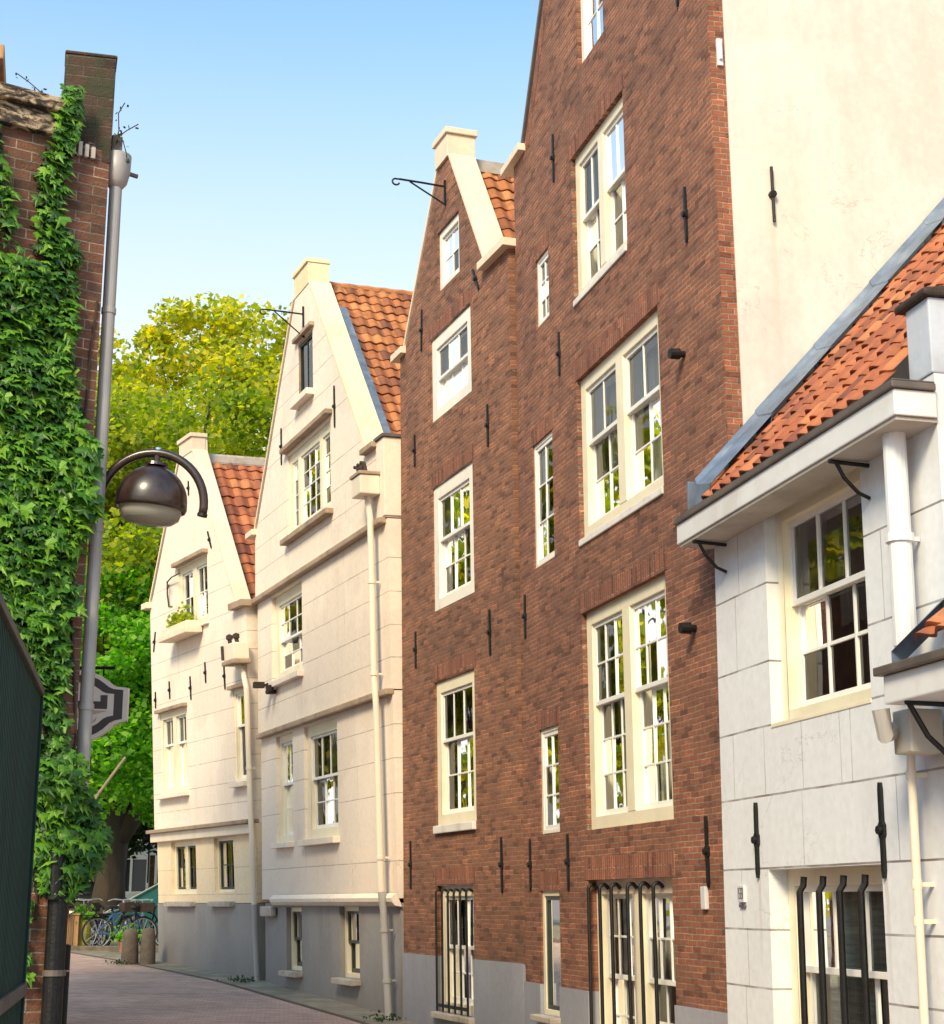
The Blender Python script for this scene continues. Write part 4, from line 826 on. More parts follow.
def ivy_leaves(inner=False):
    V = []; F = []; r = np.random.default_rng(6 if inner else 5)
    shape = [(0, -.05), (.30, -.22), (.52, .02), (.30, .20), (.34, .48), (.12, .42), (0, .95), (-.12, .42), (-.34, .48), (-.30, .20), (-.52, .02), (-.30, -.22)]
    def leaf(x, y, z, sz, out):
        # hanging leaf: tip points down, face tilts outward and up
        roll = r.normal(0, .5); pitch = r.uniform(.15, 1.15); yaw = r.normal(0, .45)
        mt = Matrix.Rotation(yaw, 3, 'Z') @ Matrix.Rotation(-pitch, 3, 'X') @ Matrix.Rotation(roll, 3, 'Y')
        k = len(V); c = mt @ Vector((0, -.08 * sz, -.25 * sz)); V.append((x + c.x, y + c.y, z + c.z + IZ))
        for (a, b) in shape:
            q = mt @ Vector((a * sz, (.10 * abs(a) + .12 * b * b) * sz, -b * sz)); V.append((x + q.x, y + q.y, z + q.z + IZ))
        n = len(shape)
        for i in range(n): F.append((k, k + 1 + i, k + 1 + (i + 1) % n))
    def fill(poly, n, size, ymin, ymax, skip=None):
        xs = [p[0] for p in poly]; zs = [p[1] for p in poly]; c = 0
        while c < n:
            x = r.uniform(min(xs), max(xs)); z = r.uniform(min(zs), max(zs))
            if not in_poly((x, z), poly): continue
            if skip and in_poly((x, z), skip) and r.random() < .9: c += 1; continue
            clump = .5 + .5 * math.sin(x * 9 + 1.3 * math.sin(z * 5)) * math.sin(z * 7 + x * 3)
            y = -(ymin + (ymax - ymin) * (.35 * r.random() + .65 * clump * r.random() ** .5))
            leaf(x, y, z, size * (.42 + 1.0 * r.random() ** 1.4), None); c += 1
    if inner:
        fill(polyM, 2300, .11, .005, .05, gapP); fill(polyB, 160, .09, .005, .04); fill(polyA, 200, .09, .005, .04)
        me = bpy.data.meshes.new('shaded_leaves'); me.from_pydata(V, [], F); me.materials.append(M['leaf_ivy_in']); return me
    fill(polyM, 5000, .088, .03, .20, gapP); fill(polyB, 270, .088, .03, .13); fill(polyA, 340, .09, .02, .12); fill(polyL, 60, .065, .02, .09)
    fill([(-.37, 5.10), (-.25, 5.14), (-.24, 5.34), (-.36, 5.32)], 60, .06, .03, .12)
    fill([(-.14, 2.92), (-.01, 2.88), (.01, 2.35), (-.12, 2.25)], 100, .11, .05, .22)
    fill([(-.25, .9), (.02, .9), (.23, .35), (.12, .14), (-.2, .07)], 230, .085, .03, .19)
    me = bpy.data.meshes.new('ivy'); me.from_pydata(V, [], F); me.materials.append(M['leaf_ivy']); return me
ivy = empty('ivy', 'thick green ivy with lobed leaves climbing over the dark brick wall at left', 'ivy'); ivy.matrix_world = Matrix.Translation(IV.location) @ Matrix.Rotation(math.radians(32), 4, 'Z')
o = bpy.data.objects.new('foliage', ivy_leaves()); COL.objects.link(o); o.parent = ivy
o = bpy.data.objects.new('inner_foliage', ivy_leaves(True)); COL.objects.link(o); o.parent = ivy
m = imb()
for k in range(14):
    x = random.uniform(-.7, .0); z = -.1; pts = []
    for i in range(12): pts.append((x, -.02, z)); x += random.uniform(-.05, .05); z += .36
    m.tube(pts, .009, 6)
m.build('stem', M['stem'], ivy)

# weeds on top of the pier
def weed(label, base, stems, leaf=.03, mat='leaf_dark', group=None):
    t = empty('weed', label, 'weed', base, group=group); m = MB(); pts = []
    for st in stems:
        m.tube(st, .004, 5)
        for i in range(1, len(st)):
            a, b = Vector(st[i - 1]), Vector(st[i])
            for k in range(3): q = a.lerp(b, (k + 1) / 3); pts.append((q.x + random.gauss(0, .012), q.y + random.gauss(0, .012), q.z + random.gauss(0, .012)))
    m.build('stem', M['stem'], t); foliage('leaves', pts, leaf, mat, t, 9); return t
weed('wiry weed sprouting from the parapet left of the mossy chimney pier', (-2.86, 9.86, 5.20 + EYE), [[(0, 0, 0), (-.05, 0, .12), (-.14, 0, .20), (-.22, 0, .26)], [(0, 0, 0), (-.02, 0, .08), (-.05, 0, .14)], [(-.05, 0, 0), (-.09, 0, .10), (-.1, 0, .14)]])
weed('wiry weed sprouting from the right side of the mossy chimney pier', (-2.44, 10.02, 5.0 + EYE), [[(0, 0, 0), (.03, 0, .12), (.02, 0, .25), (.06, 0, .33)], [(0, 0, .05), (.08, 0, .12), (.16, 0, .17)], [(0, 0, .1), (.06, 0, .05), (.09, 0, -.05), (.1, 0, -.12)]])

# house behind with ochre orange cornice
NB = empty('neighbour_house', 'house behind the ivy-clad wall showing only the tip of its orange cornice', 'house', (-5.5, 16.0, ground_z(16)))
m = MB(EYE - ground_z(16)); m.prism_xy([(0, .3), (-1.35, 5), (-6, 5), (-5, .3)], -2, 8.95); m.build('wall', M['brick_old_s'], NB)
m = MB(EYE - ground_z(16)); [m.prism_xy([(e, .3 - e), (-1.3 + e, 5), (-1.5 + e, 5), (-.3, .6), (-5, .6), (-5, .3 - e)], za, zb) for e, za, zb in ((.15, 8.7, 8.86), (.25, 8.861, 9.02), (.35, 9.021, 9.20))]; m.build('cornice', M['orange'], NB, bevel=.02)

# ================================================================== FENCE
fdir = Vector((-.196, .981, 0)); fe = Vector((-2.51, 9.30, 0)); gz = ground_z(7)
fe = fe + Vector((-.03, 0, 0)); FE = empty('green_fence', 'dark green vertical board fence with worn top rail at lower left', 'fence', (fe.x, fe.y, gz)); FE.rotation_euler = (0, 0, math.atan2(-fdir.y, -fdir.x))
FZ = EYE - gz   # local x runs from the far end toward the viewer
m = MB(FZ); x = 0
while x < 7.5:
    w = .085; m.box(x, x + w - .026, -.014, .034, -1.9, 1.17); m.box(x + w - .026, x + w, .0, .010, -1.9, 1.17); x += w
m.build('boards', M['fence'], FE)
m = MB(FZ); m.box(-.02, 7.5, -.03, .055, 1.171, 1.215); m.build('top_rail', M['rail'], FE, bevel=.006)
m = MB(FZ); m.box(-.02, 7.5, -.035, -.016, -.49, -.42); m.box(-.02, 7.5, .035, .06, -.50, -.43); m.build('bottom_rail', M['rail'], FE, bevel=.006)
m = MB(FZ); m.box(-.06, -.001, -.04, .05, -2.0, 1.17); m.build('post', M['fence'], FE, bevel=.006)

# ================================================================== STREET LAMP
LP = empty('street_lamp', 'dark bronze dome street lamp hanging from a half round wall arm over the street', 'street lamp', (-2.105, 10.2, 2.50 + EYE))
m = MB(); arc = []
for t in np.linspace(PI * .97, -.12, 26): arc.append((.345 * math.cos(t) + .0, 0, .04 + .345 * math.sin(t)))
m.tube(arc, .029, 14); m.tube([(-.345, 0, .08), (-.40, .06, .02), (-.52, .16, .0)], .029, 12)
m.build('arm', M['lampshade'], LP, smooth=True)
m = MB(); m.tube([(.345 * math.cos(-.10), 0, .04 + .345 * math.sin(-.10)), (.345 * math.cos(-.16), 0, .04 + .345 * math.sin(-.16))], .034, 14); m.build('arm_end_cap', M['iron'], LP)
m = MB(); m.tube([(0, 0, .375), (0, 0, .30)], .022, 12); m.lathe([(0, .318), (.075, .315), (.08, .295), (0, .29)], n=24); m.build('hanger', M['lampshade'], LP)
m = MB(); m.lathe([(0, .425), (.018, .42), (.022, .40), (.014, .375), (0, .37)], n=14); m.build('photocell', M['signblue'], LP, smooth=True)
m = MB(); pr = [(.0, .292)] + [(.232 * math.sin(t), .05 + .245 * math.cos(t)) for t in np.linspace(.12, PI / 2, 14)] + [(.234, .02), (.226, .0), (.214, .002), (.20, .06)]
m.lathe(pr, n=40); so = m.build('lamp_shade', M['lampshade'], LP, smooth=True)
def lampglass():
    mm = bpy.data.materials.new('lamp_bowl_glass'); mm.use_nodes = True; nt = mm.node_tree; b = nt.nodes['Principled BSDF']
    b.inputs['Base Color'].default_value = (.92, .90, .78, 1); b.inputs['Roughness'].default_value = .14; b.inputs['Transmission Weight'].default_value = .7; b.inputs['IOR'].default_value = 1.15
    L(nt, bump(nt, noise(nt, mapped(nt, objco(nt), (1, 1, 40)), 2, 2), .3, .01), b.inputs['Normal']); return mm
M['bowl'] = lampglass()
m = MB(); m.lathe([(.205, .02), (.203, -.01), (.19, -.055), (.15, -.085), (.08, -.10), (0, -.104)], n=36); m.build('glass_bowl', M['bowl'], LP, smooth=True)
m = MB(); m.lathe([(0, .12), (.11, .11), (.19, .03), (.19, .022), (0, .06)], n=28); m.build('reflector', M['glass_lamp'], LP, smooth=True)
LP.rotation_euler = (math.radians(2), math.radians(5), 0)

# ================================================================== HANGING SIGN
SG = empty('hanging_sign', 'white and grey shield shaped hanging sign partly hidden behind the downpipe', 'sign', (-3.43, 14.0, 1.665 + EYE))
def shield(s):
    r = [(.0, .31), (.06, .307), (.125, .293), (.19, .265), (.25, .222), (.29, .19), (.335, .17), (.43, .16), (.43, -.125), (.36, -.14), (.31, -.165), (.25, -.225), (.19, -.265), (.125, -.293), (.06, -.307), (0, -.31)]
    return [(x * s, z * s) for x, z in r] + [(-x * s, z * s) for x, z in r[-2:0:-1]]
SGX = .0
m = MB(); m.prism_xz(shield(1.0), -.03, .03); m.build('board', M['white_trim'], SG)
m = MB(); m.prism_xz([(x * .90, z * .88) for x, z in shield(1.0)], -.034, -.0305); m.build('grey_band', M['sign_grey'], SG)
m = MB(); m.prism_xz([(x * .72, z * .66) for x, z in shield(1.0)], -.038, -.0345); m.build('inner_field', M['white_trim'], SG)
m = MB(); m.prism_xz([(-.20, -.01), (.255, -.025), (.255, .095), (.195, .095), (.195, .04), (-.20, .05)], -.042, -.0385); m.build('emblem_bar', M['sign_grey'], SG)
m = MB(); m.prism_xz([(-.20, -.03), (.26, -.042), (.02, -.10), (-.2, -.14)], -.0415, -.0385); m.prism_xz([(.02, -.185), (.14, -.13), (.17, -.09), (.16, -.13), (.05, -.195)], -.0415, -.0385); m.build('emblem_sweep', M['sign_tan'], SG)
m = MB(); m.tube([(-.42, 0, .34), (.30, 0, .34)], .015, 8); m.tube([(-.2, 0, .34), (-.2, 0, .29)], .008, 6); m.tube([(.2, 0, .34), (.2, 0, .27)], .008, 6); m.build('bracket', M['iron'], SG)

# black post beside the ivy house
PO = empty('steel_post', 'slim black steel post standing just behind the cast iron pipe at left', 'post', (-2.80, 11.5, ground_z(11.5)))
m = MB(EYE - ground_z(11.5)); m.tube([(0, 0, -1.85), (0, 0, -.30)], .024, 12); m.lathe([(.024, -.30), (.026, -.285), (0, -.275)], n=12); m.build('shaft', M['iron'], PO)
m = MB(EYE - ground_z(11.5)); m.tube([(0, 0, -.46), (0, 0, -.45)], .027, 12); m.build('band', M['pipe_grey'], PO)

# ================================================================== GROUND
def sheet(name, xs_of_y, ys, lift, mat, nx=2):
    V = []; F = []
    for y in ys:
        a, b = xs_of_y(y)
        for k in range(nx + 1): V.append((a + (b - a) * k / nx, y, ground_z(y) + lift))
    for j in range(len(ys) - 1):
        for k in range(nx): i = j * (nx + 1) + k; F.append((i, i + 1, i + nx + 2, i + nx + 1))
    me = bpy.data.meshes.new(name); me.from_pydata(V, [], F); me.materials.append(M[mat]); o = bpy.data.objects.new(name, me); COL.objects.link(o); o['kind'] = 'structure'; return o
Y = [-30, -10, 0, 4, 8, 10, 12.6, 15, 18, 20, 22, 25, 28.4, 31, 33, 36, 40, 50, 60, 90, 150, 600]
sheet('ground', lambda y: (-400, 400), Y, 0, 'earth', 4)
def facade_x(y): return float(np.interp(y, [-30, 0, 12.4, 18.02, 22, 28.44, 32.98, 36, 50, 60], [6.0, 4.9, 2.0, .57, -.91, -3.67, -6.31, -8.2, -8.6, -8.9]))
def left_x(y): return float(np.interp(y, [-30, 0, 9, 10, 22, 33, 60], [-3.5, -1.0, -2.7, -2.75, -6.0, -9.5, -26]))
YR = [-30, -10, 0, 4, 8, 10, 12.6, 15, 18, 20, 22, 25, 28.4, 31, 33, 36]
sheet('road', lambda y: (left_x(y) - 1.5, facade_x(y) - .62), YR, .004, 'clinker', 6)
sheet('pavement', lambda y: (facade_x(y) - .62, facade_x(y) + .3), YR, .010, 'flags', 2)
sheet('kerb', lambda y: (facade_x(y) - .70, facade_x(y) - .618), YR, .014, 'stone', 1)
sheet('cross_street', lambda y: (-30, 30), [36, 37, 40, 50, 60], .010, 'flags', 4)
m = MB(); m.box(-14, -5.0, 36.2, 36.6, ground_z(36.4) - .2, ground_z(36.4) + .10); o = m.build('kerb', M['stone'], None, bevel=.02); o['kind'] = 'structure'

t = empty('drain_cover', 'small iron drain grate set in the pinkish paving of the lane', 'drain cover', (-3.4, 20.6, ground_z(20.6) + .006), (0, 0, .35))
m = MB(); m.box(-.24, .24, -.17, -.13, 0, .012); m.box(-.24, .24, .13, .17, 0, .012); m.box(-.24, -.20, -.13, .13, 0, .012); m.box(.20, .24, -.13, .13, 0, .012); m.build('frame', M['iron'], t)
m = MB()
for k in range(7): m.box(-.18 + k * .055, -.155 + k * .055, -.13, .13, .001, .010)
m.build('grate', M['rust'], t)

# stone bollards at the corner
def bollard(x, y, r, hh, label, tilt=0):
    t = empty('stone_bollard', label, 'bollard', (x, y, ground_z(y)), (0, tilt, random.random() * 6), group='stone guard bollards at the house corner')
    m = MB(); m.lathe([(r * 1.02, -.05), (r * 1.03, .1), (r * .98, hh * .5), (r * .88, hh * .82), (r * .75, hh * .95), (r * .45, hh * 1.0), (0, hh * 1.01)], n=18); m.build('stone', M['stone'], t, smooth=True); return t
bollard(-6.62, 32.2, .165, .66, 'round topped stone bollard leaning at left of the pair by the white corner house', .06)
bollard(-6.27, 32.15, .15, .68, 'narrow stone bollard at right of the pair, against the white corner house')

# small weeds along the wall foot
for (x, y, lab) in ((-3.85, 28.1, 'small green weed tuft at the foot of the downpipe between the two white houses'), (-1.12, 21.75, 'low green weed tuft at the foot of the brown brick house'), (-6.75, 32.0, 'thin green weeds around the stone bollards')):
    t = empty('weed', lab, 'weed', (x, y, ground_z(y) + .03))
    foliage('leaves', [(random.gauss(0, .12), random.gauss(0, .12), abs(random.gauss(0, .035))) for _ in range(90)], .045, 'leaf_dark', t, int(abs(x) * 10))

# ================================================================== BICYCLES
def bicycle(label, paint):
    t = empty('bicycle', label, 'bicycle', group='bicycles parked at the end of the street')
    def wheel(x):
        m = MB(); m.tube([(x + .34 * math.cos(a), 0, .35 + .34 * math.sin(a)) for a in np.linspace(0, 2 * PI, 25)], .02, 6, cap=False); w = m.build('wheel', M['rubber'], t)
        m = MB(); m.tube([(x + .31 * math.cos(a), 0, .35 + .31 * math.sin(a)) for a in np.linspace(0, 2 * PI, 25)], .011, 5, cap=False)
        for k in range(10): a = k * PI / 5; m.tube([(x, 0, .35), (x + .31 * math.cos(a), 0, .35 + .31 * math.sin(a))], .004, 4)
        m.tube([(x, -.05, .35), (x, .05, .35)], .025, 8); m.build('rim', M['silver'], w)
    wheel(-.52); wheel(.52)
    m = MB()
    for a, b in (((-.52, 0, .35), (-.08, 0, .30)), ((-.08, 0, .30), (-.2, 0, .82)), ((-.08, 0, .30), (.36, 0, .78)), ((-.18, 0, .74), (.34, 0, .86)), ((-.52, 0, .35), (-.18, 0, .74)), ((.33, 0, .95), (.40, 0, .6)), ((.40, .0, .6), (.52, 0, .35))): m.tube([a, b], .020, 6)
    m.build('frame', M[paint], t)
    m = MB(); m.tube([(.33, 0, .95), (.31, 0, 1.05)], .014, 6); m.tube([(.12, -.28, 1.03), (.28, -.26, 1.07), (.31, 0, 1.05), (.28, .26, 1.07), (.12, .28, 1.03)], .014, 6); m.build('handlebar', M['silver'], t)
    m = MB(); m.prism_xy([(-.36, -.09), (-.30, -.11), (-.08, -.03), (-.06, 0), (-.08, .03), (-.30, .11), (-.36, .09)], .88, .94); m.tube([(-.2, 0, .8), (-.22, 0, .9)], .015, 6); m.build('saddle', M['rubber'], t, bevel=.015)
    m = MB(); m.box(.42, .70, -.16, .16, .80, .82); m.box(.42, .44, -.16, .16, .82, 1.0); m.box(.68, .70, -.16, .16, .82, 1.0); m.box(.44, .68, -.16, -.14, .82, 1.0); m.box(.44, .68, .14, .16, .82, 1.0); m.build('basket', M['rust'], t)
    m = MB(); m.box(-.80, -.36, -.07, .07, .72, .74); m.tube([(-.78, -.06, .73), (-.54, -.06, .35)], .008, 5); m.tube([(-.78, .06, .73), (-.54, .06, .35)], .008, 5); m.build('rack', M['iron'], t)
    return t
bk = [bicycle('blue bicycle with a basket nearest the stone bollards', 'blue'), bicycle('black bicycle beside the yellow green planter', 'iron'), bicycle('silver bicycle standing in front of the teal canopy', 'silver')]
bk[0].location = (-7.9, 37.2, ground_z(37.2)); bk[0].rotation_euler = (0, 0, .5)
bk[1].location = (-9.05, 37.6, ground_z(37.6)); bk[1].rotation_euler = (0, 0, 1.1)
bk[2].location = (-8.35, 38.2, ground_z(38.2)); bk[2].rotation_euler = (0, 0, -.4)
copy_thing(bk[1], (-7.45, 38.0, ground_z(38)), 2.6, 'black bicycle half hidden behind the stone bollards')
copy_thing(bk[0], (-8.85, 38.6, ground_z(38.6)), 2.2, 'blue bicycle behind the others, its front turned to the trees')
copy_thing(bk[1], (-8.1, 37.7, ground_z(37.7)), -.9, 'black bicycle between the blue and the silver bicycles')
copy_thing(bk[2], (-7.6, 37.5, ground_z(37.5)), 1.4, 'silver bicycle just above the taller stone bollard')

# ================================================================== STREET CLUTTER AT THE END
t = empty('teal_canopy', 'teal green tarpaulin canopy sloping down beside the white corner house', 'canopy', (-7.9, 41, ground_z(41)))
m = MB(); nxx = 14; Vv = []
for i in range(nxx + 1):
    for j in range(9):
        x = -.95 + 2.4 * i / nxx; y = -1.2 + 2.4 * j / 8
        Vv.append((x, y, .72 + .55 * (x + .95) + .05 * math.sin(x * 5 + j) - .10 * ((j % 4) / 4 - .5) ** 2))
for p in Vv: m.vert(p)
for i in range(nxx):
    for j in range(8): k = i * 9 + j; m.f.append([k, k + 9, k + 10, k + 1]); m.mi.append(0)
m.build('tarpaulin', M['tarp'], t, smooth=True)
m = MB(); m.face([(-.95, -1.2, .72), (1.45, -1.2, 2.04), (1.45, -1.2, .3), (-.95, -1.2, .3)]); m.build('front_flap', M['tarp'], t)
for x, y, z in ((-.92, -1.15, .72), (1.40, -1.15, 2.0), (-.92, 1.15, .72), (1.4, 1.15, 2.0)):
    m = MB(); m.tube([(x, y, 0), (x, y, z)], .03, 8); m.build('pole', M['silver'], t)
m = MB()
m.tube([(-1.1, -1.26, .62), (1.5, -1.26, 2.04)], .014, 8); m.build('edge_rail', M['pipe_grey'], t)

t = empty('wooden_planter', 'tall ochre wooden planter at the far left end of the street', 'planter', (-9.0, 36.9, ground_z(36.9)))
m = MB()
for k in range(5): m.box(-.28 + k * .112, -.28 + k * .112 + .104, -.16, .16, 0, .74)
m.box(-.30, .30, -.18, .18, .742, .78); m.build('boards', M['orange'], t, bevel=.008)
t = empty('planter', 'yellow green painted tub with a small plant beside the ochre planter', 'planter', (-8.72, 37.1, ground_z(37.1)))
m = MB(); m.lathe([(.14, 0), (.18, .1), (.20, .6), (.22, .62), (.19, .63), (0, .58)], n=16); m.build('tub', M['yellowgreen'], t)
foliage('plant', [(random.gauss(0, .14), random.gauss(0, .14), .62 + abs(random.gauss(0, .16))) for _ in range(160)], .10, 'leaf_low', t, 4)
t = empty('shrub', 'low green shrub in a pot in front of the stone bollards', 'shrub', (-7.35, 35.2, ground_z(35.2)))
m = MB(); m.lathe([(.10, 0), (.15, .25), (.17, .26), (.12, .25), (0, .22)], n=14); m.build('pot', M['terracotta'], t)
foliage('leaves', [(random.gauss(0, .14), random.gauss(0, .14), .28 + abs(random.gauss(0, .12))) for _ in range(240)], .09, 'leaf_low', t, 6)

t = empty('notice_post', 'wooden post with pale blue plate over a red and white notice at far left', 'sign', (-9.15, 36.4, ground_z(36.4)))
m = MB(); m.tube([(.14, 0, 0), (.14, 0, 2.6)], .045, 10); m.build('post', M['orange'], t)
m = MB(); m.box(-.17, .08, -.07, -.04, 1.70, 2.02); m.build('blue_plate', M['signblue'], t, bevel=.01)
m = MB(); m.box(-.19, .09, -.07, -.04, .98, 1.66); m.build('notice', M['signwhite'], t, bevel=.01)
m = MB(); m.box(-.02, .10, -.08, -.0705, 1.42, 1.60); m.box(.04, .10, -.08, -.0705, 1.05, 1.42); m.build('red_mark', M['red'], t)

# dark parked car seen between the trunks
t = empty('parked_car', 'dark brown parked car under the trees at the far end of the street', 'car', (-10.4, 45, ground_z(45)), (0, 0, .15))
def loft(secs, mat, name):
    m = MB(); n = len(secs[0][1]); rows = [[m.vert((x, y, z)) for (y, z) in pr] for x, pr in secs]
    for i in range(len(rows) - 1):
        for k in range(n): m.f.append([rows[i][k], rows[i][(k + 1) % n], rows[i + 1][(k + 1) % n], rows[i + 1][k]]); m.mi.append(0)
    m.f.append(rows[0]); m.mi.append(0); m.f.append(rows[-1][::-1]); m.mi.append(0); return m.build(name, M[mat], t, smooth=True)
def sec(w, z0, z1): return [(-w, z0), (-w * 1.02, (z0 + z1) / 2), (-w * .9, z1), (w * .9, z1), (w * 1.02, (z0 + z1) / 2), (w, z0)]
loft([(-2.0, sec(.72, .35, .75)), (-1.9, sec(.82, .22, .92)), (0, sec(.86, .2, .96)), (1.2, sec(.86, .2, .93)), (1.9, sec(.80, .22, .80)), (2.05, sec(.68, .35, .62))], 'car', 'body')
loft([(-1.75, sec(.74, .9, .98)), (-1.2, sec(.68, .9, 1.45)), (.2, sec(.68, .9, 1.50)), (1.1, sec(.74, .9, .97))], 'carglass', 'cabin_windows')
m = MB(); m.prism_xz([(-1.22, 1.46), (.22, 1.51), (.5, 1.42), (.2, 1.475), (-1.2, 1.43)], -.66, .66); m.build('roof', M['car'], t)
for x in (-1.25, 1.25):
    for y in (-.78, .78): m = MB(); m.tube([(x, y - .09, .31), (x, y + .09, .31)], .31, 18); w = m.build('wheel', M['rubber'], t); m = MB(); m.tube([(x, y - .1, .31), (x, y + .1, .31)], .18, 14); m.build('hubcap', M['silver'], w)
for y in (-.6, .6): m = MB(); m.box(1.93, 2.03, y - .12, y + .12, .6, .72); m.build('headlight', M['silver'], t, bevel=.02)

# distant house across the water
t = empty('distant_house', 'far brown brick house with white ground floor front glimpsed behind the trees', 'house', (-12.0, 60, ground_z(60)))
m = MB(); m.box(-9, 5, .2, 8, -1, 9.5); m.build('wall', M['brick_old'], t)
m = MB(); m.box(-9.05, 5.05, .05, .2, -1, 1.25); m.box(-9.05, 5.05, .05, .2, 2.65, 4.4); m.box(-9.05, -8.8, .05, .2, 1.25, 2.65); m.build('shop_front', M['fascia'], t)
for i in range(9):
    x = -8.6 + i * 1.5
    m = MB(); m.box(x, x + .09, .04, .2, 1.25, 2.65); m.box(x + 1.2, x + 1.29, .04, .2, 1.25, 2.65); m.box(x + .09, x + 1.2, .04, .2, 2.5, 2.65); m.box(x + .09, x + 1.2, .04, .2, 1.25, 1.36); m.box(x + .6, x + .68, .04, .2, 1.36, 2.5)
    w = m.build('window', M['frame_w'], t); m = MB(); m.face([(x + .09, .12, 1.36), (x + 1.2, .12, 1.36), (x + 1.2, .12, 2.5), (x + .09, .12, 2.5)]); m.build('pane', M['carglass'], w)
m = MB(); m.prism_xz([(-9.3, 9.5), (5.3, 9.5), (3, 13), (-7, 13)], .0, 8.2); m.build('roof', M['rust'], t)
t = empty('lifebuoy', 'small round red ring hanging on the far white front', 'lifebuoy', (-11.55, 58.5, 3.3 + EYE)); m = MB(); m.tube([(.36 * math.cos(a), 0, .36 * math.sin(a)) for a in np.linspace(0, 2 * PI, 25)], .11, 8, cap=False); m.build('ring', M['red'], t); m = MB()
for k in range(4):
    a0 = k * PI / 2 + .3; m.tube([(.36 * math.cos(a), 0, .36 * math.sin(a)) for a in np.linspace(a0, a0 + .35, 5)], .115, 8)
m.build('white_bands', M['signwhite'], t)
m = MB(); m.tube([(0, .05, .36), (0, .1, -2.6)], .03, 6); m.build('post', M['iron'], t)

# ================================================================== TREES
def tree(name, label, base, crown, rad, nclump, nleaf, leaf, mat, trunk_r, seed, fork=(), group=None, limbs=9, clr=1.35):
    """trunk with limbs; crown = cloud of leaf clumps around the limb ends"""
    r = np.random.default_rng(seed); rr = random.Random(seed)
    t = empty(name, label, 'tree', base, group=group)
    c = np.array(crown) - np.array(base); rad = np.array(rad)
    m = MB(); top = c + np.array([0, 0, rad[2] * .45])
    path = []
    for i in range(9):
        f = i / 8; path.append((c[0] * f ** 1.5 + .15 * math.sin(f * 5), c[1] * f ** 1.5, top[2] * f))
    m.tube(path, [trunk_r * (1.35 if i == 0 else 1 - .085 * i) for i in range(9)], 12)
    cl = []
    for k in range(nclump):
        while True:
            p = r.uniform(-1, 1, 3); d = np.linalg.norm(p)
            if .25 < d < 1 : break
        p = p / d * (d ** .45)
        lump = 1 + .10 * r.normal() + .20 * math.sin(3.1 * math.atan2(p[1], p[0]) + seed) * math.cos(4 * p[2] + seed)
        cl.append(c + p * rad * lump)
    for k in range(limbs * 3):
        e = np.array(cl[k % len(cl)]); st = np.array(path[3 + k % 5]); mid = (st + e) / 2 + np.array([0, 0, -.3]); w = trunk_r * (.42 if k < limbs else .2)
        m.tube([tuple(st), tuple(mid), tuple(e)], [w, w * .6, w * .15], 7)
    for fk in fork: m.tube(fk[0], fk[1], 10)
    m.build('trunk', M['bark'], t, smooth=True)
    per = nleaf // nclump; P = []
    for q in cl:
        s = clr * r.uniform(.45, 1.3); g = r.normal(size=(per, 3)); g = g / np.linalg.norm(g, axis=1)[:, None] * (r.random((per, 1)) ** .5)
        P.append(q + g * s * np.array([1, 1, .62]))
    P = np.concatenate(P); n = len(P)
    a = r.normal(size=(n, 3)); a[:, 2] *= .5; a /= np.linalg.norm(a, axis=1)[:, None]
    b = r.normal(size=(n, 3)); b -= a * (a * b).sum(1)[:, None]; b /= np.linalg.norm(b, axis=1)[:, None]
    s = (leaf * r.uniform(.6, 1.35, (n, 1)))
    V = np.stack([P - a * s * .5, P + b * s * .38, P + a * s * .5, P - b * s * .38], 1).reshape(-1, 3)
    me = bpy.data.meshes.new('crown'); me.vertices.add(len(V)); me.vertices.foreach_set('co', V.ravel())
    me.loops.add(n * 4); me.loops.foreach_set('vertex_index', np.arange(n * 4, dtype=np.int32)); me.polygons.add(n)
    me.polygons.foreach_set('loop_start', np.arange(0, n * 4, 4, dtype=np.int32)); me.polygons.foreach_set('loop_total', np.full(n, 4, dtype=np.int32)); me.update(); me.validate()
    me.materials.append(M[mat]); o = bpy.data.objects.new('crown', me); COL.objects.link(o); o.parent = t
    return t
gz44 = ground_z(44)
tree('linden_tree', 'large tree with forked dark trunk in the middle of the far end of the street', (-9.55, 43, gz44), (-9.3, 44, 11.0), (4.8, 4.5, 5.8), 150, 60000, .19, 'leaf_tree', .42, 3,
     fork=[([(.1, 0, 2.3), (.9, .1, 3.6), (1.5, .2, 5.2), (1.9, .3, 7)], [.26, .24, .2, .14]), ([(-.1, .1, 2.6), (-.9, .1, 3.4), (-1.7, 0, 4.2)], [.2, .16, .1])])
tree('elm_tree', 'tall tree with yellow lit top rising behind the small white house', (-7.0, 53, gz44), (-7.8, 53, 15.8), (5.6, 5, 6.0), 150, 58000, .23, 'leaf_sunlit', .4, 8)
tree('elm_tree', 'yellow topped tree behind the ivy-clad wall, left of the lamp', (-15.0, 51, gz44), (-12.4, 51, 13.4), (4.9, 5, 6.3), 150, 58000, .22, 'leaf_sunlit', .4, 15)
tree('young_tree', 'bright green smaller tree with low branches under the street lamp', (-10.2, 39.5, gz44), (-8.7, 40, 7.0), (2.3, 2.2, 3.0), 80, 30000, .16, 'leaf_low', .12, 21, clr=.8)
tree('young_tree', 'dark leafy low tree between the sign and the white corner house', (-11.5, 47, gz44), (-9.8, 47, 5.6), (3.0, 2.2, 2.2), 60, 20000, .19, 'leaf_dark', .14, 27, clr=.9)
tree('elm_tree', 'golden tree far left, seen only as a reflection in the brick house windows', (-22, 45, gz44), (-21, 45, 10), (6.5, 5, 7.5), 110, 14000, .5, 'leaf_sunlit', .4, 33)
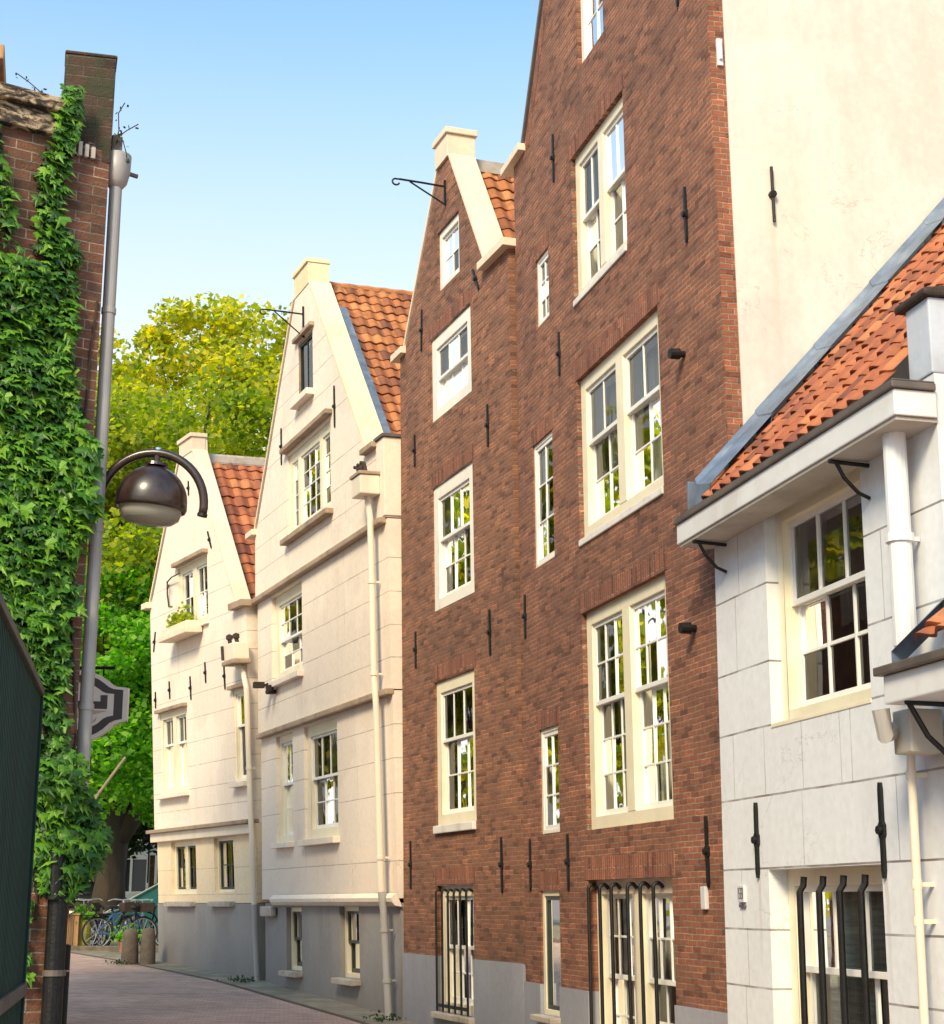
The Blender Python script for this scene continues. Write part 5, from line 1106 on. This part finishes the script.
# leaning pole against the trees
t = empty('leaning_pole', 'pale leaning wooden pole against the dark tree trunks', 'pole', (-9.2, 37.6, ground_z(37.6)))
m = MB(); m.tube([(-.35, 0, 0), (-.1, 0, 1.6), (.18, 0, 2.75), (.55, .05, 3.45), (1.12, .1, 4.3)], [.05, .05, .045, .04, .035], 8); m.build('pole', M['pole_wood'], t)

# ================================================================== SKY, SUN, CAMERA
SUN_EL, SUN_AZ = 38.0, 201.0     # azimuth of the sun measured clockwise from +Y (street direction)
w = bpy.data.worlds.new('World'); scn.world = w; w.use_nodes = True; nt = w.node_tree
bg = nt.nodes['Background']; sky = nt.nodes.new('ShaderNodeTexSky'); sky.sky_type = 'NISHITA'; sky.sun_disc = False
sky.sun_elevation = math.radians(SUN_EL); sky.sun_rotation = math.radians(SUN_AZ); sky.air_density = 1.0; sky.dust_density = 1.0; sky.ozone_density = 1.2
# summer haze: the clear sky whitens toward the horizon, all the way round
tc = nt.nodes.new('ShaderNodeTexCoord'); sz = nt.nodes.new('ShaderNodeSeparateXYZ'); L(nt, tc.outputs['Generated'], sz.inputs[0])
hz = nt.nodes.new('ShaderNodeMapRange'); hz.interpolation_type = 'SMOOTHSTEP'
for i_, v_ in ((1, .22), (2, .57), (3, 1.0), (4, 0.0)): hz.inputs[i_].default_value = v_
L(nt, sz.outputs[2], hz.inputs[0])
clear = mixc(nt, 1.0, sky.outputs[0], (1.95, 2.40, 2.25), 'MULTIPLY')
L(nt, mixc(nt, hz.outputs[0], clear, (7.0, 7.0, 6.9)), bg.inputs[0]); bg.inputs[1].default_value = .15
sd = bpy.data.lights.new('Sun', 'SUN'); sd.energy = 4.5; sd.angle = math.radians(16); sd.color = (1.0, .80, .51)
so = bpy.data.objects.new('Sun', sd); COL.objects.link(so)
az, el = math.radians(SUN_AZ), math.radians(SUN_EL)
dirv = Vector((math.sin(az) * math.cos(el), math.cos(az) * math.cos(el), math.sin(el)))
so.rotation_euler = dirv.to_track_quat('Z', 'Y').to_euler(); so.location = (0, -10, 30)
cd = bpy.data.cameras.new('Camera'); co = bpy.data.objects.new('Camera', cd); COL.objects.link(co)
F_PX, YH = 1604.0, 903.0
cd.sensor_fit = 'VERTICAL'; cd.sensor_height = 24; cd.lens = F_PX / 1024 * 24; cd.clip_start = .1; cd.clip_end = 2000
co.location = (0, 0, EYE); co.rotation_euler = (PI / 2 + math.atan((YH - 512) / F_PX), 0, 0)
scn.camera = co
scn.view_settings.view_transform = 'Standard'; scn.view_settings.look = 'None'; scn.view_settings.exposure = 0
scn.cycles.max_bounces = 5; scn.cycles.diffuse_bounces = 3; scn.cycles.glossy_bounces = 3; scn.cycles.transparent_max_bounces = 8; scn.cycles.use_denoising = True
